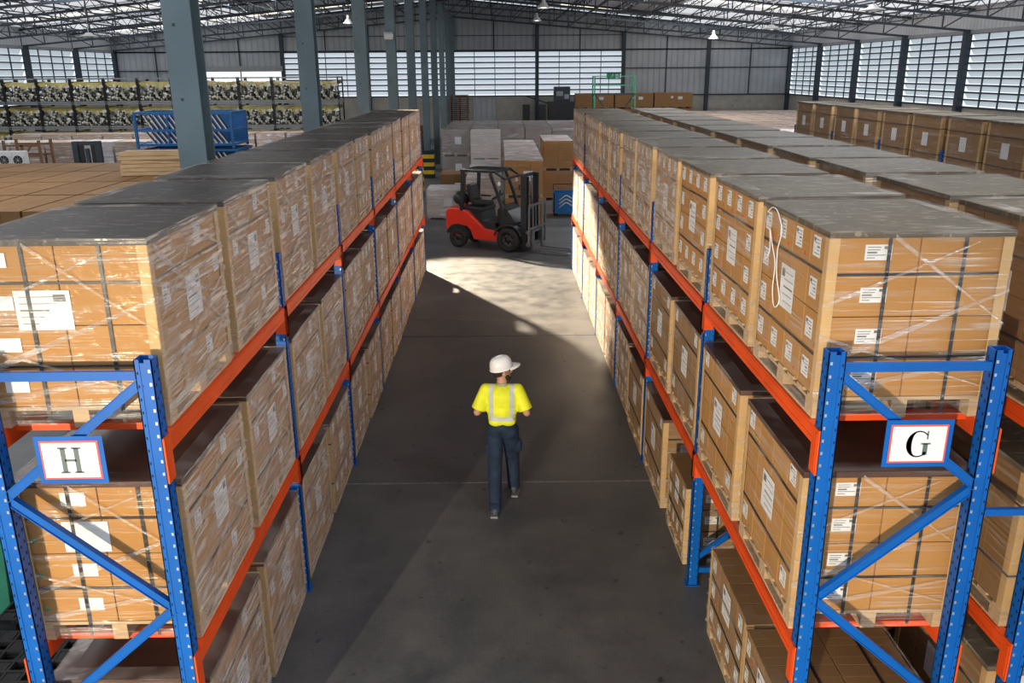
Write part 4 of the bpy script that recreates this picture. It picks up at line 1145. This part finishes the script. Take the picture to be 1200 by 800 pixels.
# ------------------------------------------------------------------ blue steel crates
def blue_crate(w, d, h):
    root = empty('steel_crate'); root['category'] = 'crate'
    m = MB()
    for x in (-w / 2, w / 2):
        for y in (-d / 2, d / 2): m.box((x - .04, y - .04, 0), (x + .04, y + .04, h), 'crate_blue')
    for z in (.12, h * .5, h - .03):
        for y in (-d / 2, d / 2): m.box((-w / 2, y - .03, z - .035), (w / 2, y + .03, z + .035), 'crate_blue')
        for x in (-w / 2, w / 2): m.box((x - .03, -d / 2, z - .035), (x + .03, d / 2, z + .035), 'crate_blue')
    for x in (-w / 6, w / 6):
        for y in (-d / 2, d / 2): m.box((x - .025, y - .025, .1), (x + .025, y + .025, h), 'crate_blue')
    m.build('crate_frame', root)
    m = MB(); m.box((-w / 2, -d / 2, .1), (w / 2, d / 2, .13), 'crate_blue'); m.box((-w / 2 + .05, d / 2 - .02, .1), (w / 2 - .05, d / 2, h), 'crate_blue'); m.build('floor_plate', root)
    m = MB()
    for z0, z1 in ((.16, h * .5 - .05), (h * .5 + .04, h - .1)):
        x = -w / 2 + .35
        while x < w / 2 - .35:
            m.bar((x + .16, -d / 2 + .08, z0), (x - .12, -d / 2 + .10, z1), .02, .035, 'white', up=(1, 0, 0)); m.bar((x + .22, -d / 2 + .10, z0), (x - .06, -d / 2 + .12, z1), .03, .045, 'black', up=(1, 0, 0)); x += .17
    m.build('leaning_bars', root); tagp = root
    return reg(root)
BC = blue_crate(3.1, 1.6, 1.15)
for i, (x, z, l) in enumerate(((-8.4, 2.36, 'blue steel crate with slanted bars, top of its pile left of the column'), (-8.3, 1.18, 'blue steel crate with slanted bars, middle one under the top crate'), (-8.4, .0, 'blue steel crate at the bottom of the pile behind the planks'))):
    put(BC, (x, 29.2, z), l, 'blue steel crates with slanted bars')
# ------------------------------------------------------------------ stacked cages of machine parts
def parts_cage():
    root = empty('parts_cage'); root['category'] = 'cage'; w, d, h = 1.56, 1.3, 1.13
    m = MB()
    for x in (-w / 2 + .03, w / 2 - .03):
        for y in (-d / 2 + .03, d / 2 - .03): m.box((x - .03, y - .03, 0), (x + .03, y + .03, h), 'black')
    for z in (.04, h - .04):
        for y in (-d / 2 + .03, d / 2 - .03): m.box((-w / 2, y - .02, z - .03), (w / 2, y + .02, z + .03), 'grey')
        for x in (-w / 2 + .03, w / 2 - .03): m.box((x - .02, -d / 2, z - .03), (x + .02, d / 2, z + .03), 'grey')
    m.build('cage_frame', root)
    rr = random.Random(11); m = MB()
    for k in range(170):
        x, y, z = rr.uniform(-w / 2 + .12, w / 2 - .12), rr.uniform(-d / 2 + .06, d / 2 - .1), rr.uniform(.1, .72)
        if rr.random() < .5: y = -d / 2 + rr.uniform(.04, .12)
        s = rr.uniform(.04, .14); mat = rr.choice(['parts', 'black', 'parts_white', 'parts', 'parts_white'])
        T = Matrix.Translation((x, y, z)) @ Euler((rr.uniform(0, 3), rr.uniform(0, 3), rr.uniform(0, 3))).to_matrix().to_4x4()
        if k % 2: m.box((-s, -s * .5, -s * .4), (s, s * .5, s * .4), mat, T, bev=.01)
        else: m.lathe([(.0, -s), (s * .55, -s), (s * .55, -s * .2), (s * .35, 0), (s * .7, s * .2), (s * .7, s * .7), (0, s * .8)], mat, 10, T)
    for k in range(14):
        x = -w / 2 + .1 + k * (w - .2) / 13; m.lathe([(.0, -.07), (.05, -.06), (.055, .04), (.0, .07)], 'parts_white' if k % 3 else 'black', 8, Matrix.Translation((x, -d / 2 + .05, .22 + .05 * (k % 2))))
    o = m.build('machine_parts', root); o['kind'] = 'stuff'
    m = MB(); n = 12; vs = []
    for j in range(4):
        for i in range(n + 1):
            u = i / n; z = .99 - .22 * math.sin(PI * u) ** .7 * (.3 if j in (1, 2) else 1) - .05 * math.sin(u * 17 + j) ** 2; yy = (-d / 2 + .02, -d / 2 + .3, d / 2 - .3, d / 2 - .02)[j]
            vs.append((-w / 2 + .06 + (w - .12) * u, yy, z if j in (1, 2) else z - .12))
    m.add(vs, [(j * (n + 1) + i, j * (n + 1) + i + 1, (j + 1) * (n + 1) + i + 1, (j + 1) * (n + 1) + i) for j in range(3) for i in range(n)], 'olive', True); m.build('olive_cover', root)
    return reg(root)
PC = parts_cage(); TN = ['on the floor', 'second tier', 'third tier', 'top tier']
for i in range(12):
    for j in range(4 if i > 0 else 4):
        put(PC, (-5.75 - .8 - i * 1.58, 42.6, .002 + j * 1.135), 'cage of machine parts under olive cover, %s, %s column from the right' % (TN[j], ORD[i]) if j > 1 else 'cage of machine parts standing low behind the cartons under other cages', 'stacked cages of machine parts')
# ------------------------------------------------------------------ wrapped cartons, air conditioners, reach truck on the left
E12 = floor_stack('card_pale', 1.15, 1.2, 2.35, 1, 'film_white', None, 2, 3)
E12b = floor_stack('card_tan', 1.15, 1.2, 2.35, 1, 'film_pale', None, 2, 3)
LB = ['white wrapped carton stack behind the air conditioners at far left', 'pinkish wrapped carton stack behind the brown timber stand', 'pinkish wrapped carton stack right of the brown timber stand', 'white edged wrapped stack left of the dark truck mast', 'pinkish wrapped carton stack behind the dark truck mast', 'pinkish wrapped stack between the truck mast and the blue crates', 'pale wrapped stack partly hidden by the blue crates']
for i, x in enumerate((-16.6, -15.35, -14.1, -12.85, -11.6, -10.35, -9.1)): put(E12b if i in (1, 2, 4, 5) else E12, (x, 32.3, 0), LB[i])
for i in range(11): put(E12b, (-17.6 + i * 1.25, 36.5, 0), 'wrapped stack in the long row under the cages of parts', 'long row of stacks in front of the cages')
def aircon():
    root = empty('air_conditioner'); root['category'] = 'air conditioner'
    m = MB(); m.box((-.38, -.17, 0), (.38, .17, .82), 'white', bev=.02); m.build('housing', root)
    m = MB(); T = Matrix.Translation((-.08, -.172, .31)) @ Matrix.Rotation(PI / 2, 4, 'X')
    m.lathe([(.0, .0), (.05, .02), (.07, .004), (.24, .004), (.255, .02), (.27, .0)], 'black', 24, T); m.build('fan_grille', root)
    m = MB()
    for a in range(8): 
        t = a * PI / 4; m.bar((-.08, -.19, .31), (-.08 + .25 * math.cos(t), -.19, .31 + .25 * math.sin(t)), .008, .008, 'white', up=(0, 1, 0))
    for k in range(5): m.box((.22, -.178, .12 + k * .09), (.34, -.17, .15 + k * .09), 'grey')
    m.build('grille_bars', root)
    return reg(root)
AC = aircon(); AC.scale = (.56, .56, .56)
for j in range(5):
    for i in range(3):
        put(AC, (-14.6 + i * .44, 28.2, .002 + j * .47), 'white air conditioner unit, %s row up, %s one from the left edge' % (ORD[j], ORD[i]), 'stacked air conditioner units')
def radiator(x, y, w, h, z, label):
    m = MB(); m.box((-w / 2, -.05, 0), (w / 2, .05, h), 'grey'); root = m.build('fin_panel', None, (x, y, z)); tag(root, label, 'panel', 'finned white panels')
    n = int(w / .07); f = MB()
    for i in range(n): f.box((-w / 2 + .02 + i * w / n, -.075, .03), (-w / 2 + .045 + i * w / n, -.05, h - .03), 'white')
    f.build('fins', root)
radiator(-13.28, 27.4, .26, 1.87, 0, 'narrow finned white panel beside the air conditioners')
radiator(-12.96, 27.4, .3, 1.87, 0, 'wide finned white panel in the middle of the finned ones')
radiator(-12.5, 27.4, .54, 1.87, 0, 'finned white panel next to the plain grey cabinet')
m = MB(); m.box((-.2, -.3, 0), (.2, .3, 1.87), 'grey', bev=.02); m.box((-.17, -.31, .1), (.17, -.30, 1.8), 'grey'); o = m.build('cabinet', None, (-11.98, 27.5, 0)); tag(o, 'plain grey cabinet left of the dark truck mast', 'cabinet')
m = MB()
for x in (-.6, .6):
    for y in (-.4, .4): m.box((x - .04, y - .04, 0), (x + .04, y + .04, 2.55), 'bronze')
for z in (1.6, 2.0, 2.35):
    for y in (-.4, .4): m.box((-.6, y - .03, z), (.6, y + .03, z + .06), 'bronze')
m.bar((-.3, -.42, 1.6), (.35, -.42, 2.4), .05, .05, 'bronze', up=(0, 1, 0)); m.box((-.05, -.43, 1.3), (.05, -.37, 2.4), 'bronze')
o = m.build('timber_stand', None, (-14.55, 30.3, 0), None); tag(o, 'open brown timber stand before the wrapped cartons at far left', 'stand')
# reach truck seen from its dark mast
rt = empty('reach_truck', (-10.4, 26.6 + .9, 0), .15); tag(rt, 'dark reach truck whose mast rises left of the plank pile', 'forklift')
rt.location = (-10.95, 27.0, 0)
for s in (-1, 1):
    MB().box((s * .33 - .08, -.1, 0), (s * .33 + .08, .1, 2.72), 'steel_dark').build('mast_rail', rt)
m = MB()
for z in (.3, 1.2, 1.9, 2.6): m.box((-.33, -.06, z), (.33, .04, z + .12), 'steel_dark')
m.build('cross_member', rt)
for s in (-1, 1): MB().box((s * .17 - .06, -.04, .1), (s * .17 + .06, .08, 2.6), 'black').build('inner_rail', rt)
MB().tube([(0, 0, .2), (0, 0, 2.5)], .07, 'steel_dark', 12).build('lift_cylinder', rt)
MB().box((.5, .1, .25), (1.25, .9, 1.35), 'black', bev=.05).build('truck_body', rt)
m = MB(); c = Vector((1.0, .3, 1.75)); m.tube([c + Vector((math.cos(t) * .24, 0, math.sin(t) * .24)) for t in [2 * PI * i / 20 for i in range(21)]], .03, 'black', 8, False); m.bar((1.0, .3, 1.3), c, .05, .05, 'black'); m.build('steering_wheel', rt)
for x, y in ((.7, .2), (1.1, .2), (.7, .8), (1.1, .8)):
    w_ = MB(); w_.lathe([(0, -.05), (.14, -.05), (.15, 0), (.14, .05), (0, .05)], 'rubber', 16, Matrix.Rotation(PI / 2, 4, 'Y')); w_.build('wheel', rt, (x, y, .152))
# ------------------------------------------------------------------ things near the back wall
def empty_pallet(pal):
    root = empty('empty_pallet'); root['category'] = 'pallet'; m = MB()
    for x in (-.55, 0, .55): m.box((x - .05, -.5, .0), (x + .05, .5, .1), pal)
    m.build('bearer', root) if 0 else None
    for i in range(7): m.box((-.6, -.5 + i * .15, .1), (.6, -.5 + i * .15 + .1, .12), pal)
    o = m.build('deck_boards', root); return reg(root)
EP = empty_pallet('pallet_dark')
for (x, y, n, z0, lab, g) in ((-.75, 57, 26, 0, 'dark brown empty pallet in the tall pile before the middle louvres', 'tall pile of dark brown pallets'), (-2.6, 44, 17, 0, 'dark empty pallet in the pile between the grey columns and left rack', 'pile of dark pallets between the columns'),
                              (-8.8, 50, 22, 0, 'brown empty pallet in the pile right of the cages of parts', 'pile of brown pallets right of the cages')):
    for i in range(n): put(EP, (x + random.uniform(-.03, .03), y, .002 + i * .126), lab, g, random.uniform(-.03, .03))
def crate():
    root = empty('shipping_crate'); root['category'] = 'crate'; m = MB(); m.box((-1.35, -.55, .1), (1.35, .55, 1.06), 'crate_wood', bev=.01)
    for x in (-1.33, -.65, .0, .65, 1.31): m.box((x - .03, -.565, .1), (x + .03, -.55, 1.06), 'crate_wood')
    m.build('box_body', root); m = MB()
    for x in (-1.2, -.6, 0, .6, 1.2): m.box((x - .08, -.55, 0), (x + .08, .55, .1), 'pallet_dark')
    m.build('skid', root); MB().box((.3, -.57, .62), (.62, -.565, .82), 'paper').build('paper_label', root); MB().box((-.2, -.57, .70), (-.05, -.565, .85), 'paper').build('paper_label', root)
    return reg(root)
CR = crate()
for j in range(3):
    for i, x in enumerate((8.6, 11.4, 14.2)):
        put(CR, (x, 62.6, .002 + j * 1.065), 'brown shipping crate atop the back wall row, %s' % ('behind the green platform', 'right of the green platform', 'farthest right')[i] if j == 2 else 'brown shipping crate under the top crates along the back wall', 'brown shipping crates along the back wall')
# green mobile work platform
gp = empty('work_platform', (9.0, 55.0, 0)); tag(gp, 'green railed work platform on legs in front of the crates by the back wall', 'platform')
for x in (-1.25, 1.25):
    for y in (-.6, .6): MB().bar((x, y, 0), (x, y, 4.4), .08, .08, 'green', up=(0, 1, 0)).build('leg', gp)
m = MB(); m.box((-1.3, -.65, 3.28), (1.3, .65, 3.36), 'frame_grey'); m.build('deck', gp)
m = MB()
for z in (3.85, 4.38):
    for y in (-.6, .6): m.bar((-1.25, y, z), (1.25, y, z), .05, .05, 'green')
    for x in (-1.25, 1.25): m.bar((x, -.6, z), (x, .6, z), .05, .05, 'green')
for x in (-.4, .45): m.bar((x, -.6, 3.3), (x, -.6, 4.38), .04, .04, 'frame_grey', up=(0, 1, 0))
m.build('guard_rail', gp)
m = MB()
for x in (-1.25, 1.25): m.bar((x * .98, -.6, 3.3), (x * .55, -.6, 2.6), .07, .07, 'frame_grey', up=(0, 1, 0))
m.build('deck_brace', gp)
ex = empty('exit_sign', (10.1, 63.9, 4.33)); tag(ex, 'green emergency exit sign with white running figure, above the work platform', 'sign')
m = MB(); m.box((-.48, -.05, -.2), (.48, .05, .2), 'green_sign'); m.build('sign_board', ex)
m = MB()
m.bar((-.12, -.055, .0), (-.05, -.055, .1), .01, .05, 'white', up=(1, 0, 0)); m.bar((-.12, -.055, 0), (-.2, -.055, -.12), .01, .035, 'white', up=(1, 0, 0)); m.bar((-.12, -.055, 0), (-.03, -.055, -.12), .01, .035, 'white', up=(1, 0, 0)); m.bar((-.08, -.055, .06), (.03, -.055, .04), .01, .03, 'white', up=(1, 0, 0)); m.box((-.06, -.06, .11), (-.01, -.05, .16), 'white'); m.box((.16, -.06, -.15), (.36, -.05, .15), 'white')
m.build('running_figure', ex)
MB().box((-.02, .05, -.05), (.02, .36, .05), 'steel_dark').build('bracket', ex)
mc = empty('machine', (6.1, 60.5, 0)); tag(mc, 'dark machine with box top standing before the louvres, left of the crates', 'machine')
MB().box((-.9, -.5, 0), (.9, .5, 2.75), 'black', bev=.05).build('machine_base', mc); MB().box((-.5, -.45, 2.75), (.6, .45, 3.7), 'steel_dark', bev=.06).build('machine_head', mc)
m = MB(); m.box((-.35, -.47, 3.1), (.1, -.45, 3.4), 'grey'); m.box((.2, -.47, 2.9), (.5, -.45, 3.2), 'grey'); m.build('control_panel', mc)
MB().bar((-.9, 0, 2.6), (-2.4, 0, 3.1), .1, .1, 'black').build('boom', mc)
for x in (-1.3, -2.4): MB().box((x - .25, -.25, 0), (x + .25, .25, 2.55), 'black', bev=.03).build('support_post', mc)
# blue trolley with chrome hooks near the forklift tips
tr = empty('trolley', (4.05, 28.9, 0)); tag(tr, 'blue steel trolley with bright bent bars, beside rack G far end', 'trolley')
m = MB(); m.box((-.40, -.35, .10), (.40, .35, .16), 'crate_blue'); m.box((-.40, .30, .1), (.40, .35, .80), 'crate_blue'); m.box((-.40, -.35, .1), (-.37, .35, .80), 'crate_blue'); m.box((-.40, -.35, .16), (.40, -.33, .78), 'crate_blue'); m.build('trolley_body', tr)
m = MB()
for x in (-.38, .38): m.bar((x, .32, .8), (x, .32, 1.0), .03, .03, 'frame_grey', up=(0, 1, 0))
m.bar((-.38, .32, 1.0), (.38, .32, 1.0), .03, .03, 'frame_grey'); m.build('push_handle', tr)
for z in (.3, .42, .54):
    m = MB(); m.tube([(-.22, -.36, z), (-.02, -.37, z + .16), (.05, -.37, z + .16), (.28, -.36, z + .02)], .022, 'white', 8); m.build('bent_bar', tr)
for x in (-.32, .32):
    for y in (-.28, .28): MB().lathe([(0, -.02), (.05, -.02), (.05, .02), (0, .02)], 'rubber', 12, Matrix.Rotation(PI / 2, 4, 'X')).build('caster', tr, (x, y, .052))
# striped guards round the central columns near the aisle end
def guard(x, y, label):
    o = empty('column_guard', (x, y, 0)); tag(o, label, 'column guard', 'black and yellow column guards'); 
    m = MB(); h = 1.25; n = 7
    for i in range(n):
        z0, z1 = i * h / n, (i + 1) * h / n
        for a, b in (((-.30, -.30), (.30, -.24)), ((-.30, .24), (.30, .30)), ((-.30, -.24), (-.24, .24)), ((.24, -.24), (.30, .24))): m.box((a[0], a[1], z0), (b[0], b[1], z1), 'yellow' if i % 2 else 'black')
    m.build('striped_sleeve', o)
guard(-1.5, 34.0, 'black and yellow striped guard round a column, just past the left rack'); guard(-1.5, 40.1, 'black and yellow striped guard round the next column, partly hidden by the nearer one')
guard(-1.5, 27.9, 'black and yellow striped guard nearest to the left rack end')
# black plastic pallets and green bin on the floor left of rack H
def black_pallet():
    root = empty('plastic_pallet'); root['category'] = 'pallet'; m = MB()
    for i in range(8):
        for j in range(8): 
            if (i + j) % 2 == 0: m.box((-.6 + i * .15, -.5 + j * .125, .1), (-.6 + (i + 1) * .15 - .02, -.5 + (j + 1) * .125 - .02, .14), 'rubber')
    for i in range(9): m.box((-.6 + i * .1475, -.5, .1), (-.6 + i * .1475 + .02, .5, .145), 'rubber')
    for j in range(9): m.box((-.6, -.5 + j * .1225, .1), (.6, -.5 + j * .1225 + .02, .145), 'rubber')
    for x in (-.52, 0, .52):
        for y in (-.42, 0, .42): m.box((x - .08, y - .08, 0), (x + .08, y + .08, .1), 'rubber')
    m.build('perforated_deck', root); return reg(root)
BP = black_pallet()
for i, (x, y, z) in enumerate(((-1.85, 5.5, .002), (-1.85, 5.5, .15), (-1.85, 6.65, .002), (-1.85, 6.65, .15))):
    put(BP, (x, y, z), 'black perforated plastic pallet left of rack H, %s' % ('under the nearest one', 'nearest, on top', 'rear, underneath', 'rear, on top')[i], 'black plastic pallets left of rack H')
gb = empty('green_bin', (-2.9, 6.9, 0)); tag(gb, 'dark green bin on the floor at the left edge beyond rack H', 'bin')
m = MB(); m.prism([(-.3, 0), (.3, 0), (.36, .9), (-.36, .9)], -.32, .32, 'green', axis=1); o = m.build('bin_body', gb); MB().box((-.39, -.36, .9), (.39, .36, .96), 'green', bev=.02).build('bin_lid', gb)
# small forklift-like blue strap bundle and carton between floor loads of rack G is a low carton on the floor
# ------------------------------------------------------------------ light
w = bpy.data.worlds.new('world'); S.world = w; w.use_nodes = True
bg = w.node_tree.nodes['Background']; bg.inputs[0].default_value = (.86, .93, 1, 1); bg.inputs[1].default_value = 1.35
def area(name, loc, rot, sx, sy, e, col=(1, 1, 1)):
    l = bpy.data.lights.new(name, 'AREA'); l.shape = 'RECTANGLE'; l.size = sx; l.size_y = sy; l.energy = e; l.color = col
    o = bpy.data.objects.new(name, l); COL.objects.link(o); o.location = loc; o.rotation_euler = rot; return o
def spot(name, loc, target, e, angle, blend=.15, col=(1, .93, .8), r=.05):
    l = bpy.data.lights.new(name, 'SPOT'); l.energy = e; l.spot_size = math.radians(angle); l.spot_blend = blend; l.color = col; l.shadow_soft_size = r
    o = bpy.data.objects.new(name, l); COL.objects.link(o); o.location = loc
    o.rotation_euler = (Vector(target) - Vector(loc)).to_track_quat('-Z', 'Y').to_euler(); return o
# area lamps added under the roof for ambient fill, in place of roof daylight
for i, (x, y, e) in enumerate(((-10, 4, 700), (10, 4, 700), (-12, 18, 700), (12, 18, 700), (-12, 33, 900), (12, 33, 900), (-12, 48, 900), (12, 48, 900))):
    area('roof_light_%d' % i, (x, y, ztop(x) - .1), (0, 0, 0), 10, 1.2, e, (.95, .97, 1))
# sun through the open loading door behind the camera
spot('door_sun', (-3.6, -8.5, 2.8), (1.6, 5.0, 1.35), 9000, 34, .7, (1, .84, .58), .07)
# sun shaft through a roof opening at the far left
spot('sun_shaft', (-5.5, 31.0, 8.6), (2.5, 17.8, 0), 76000, 18.8, .12, (1, .82, .58), .22)
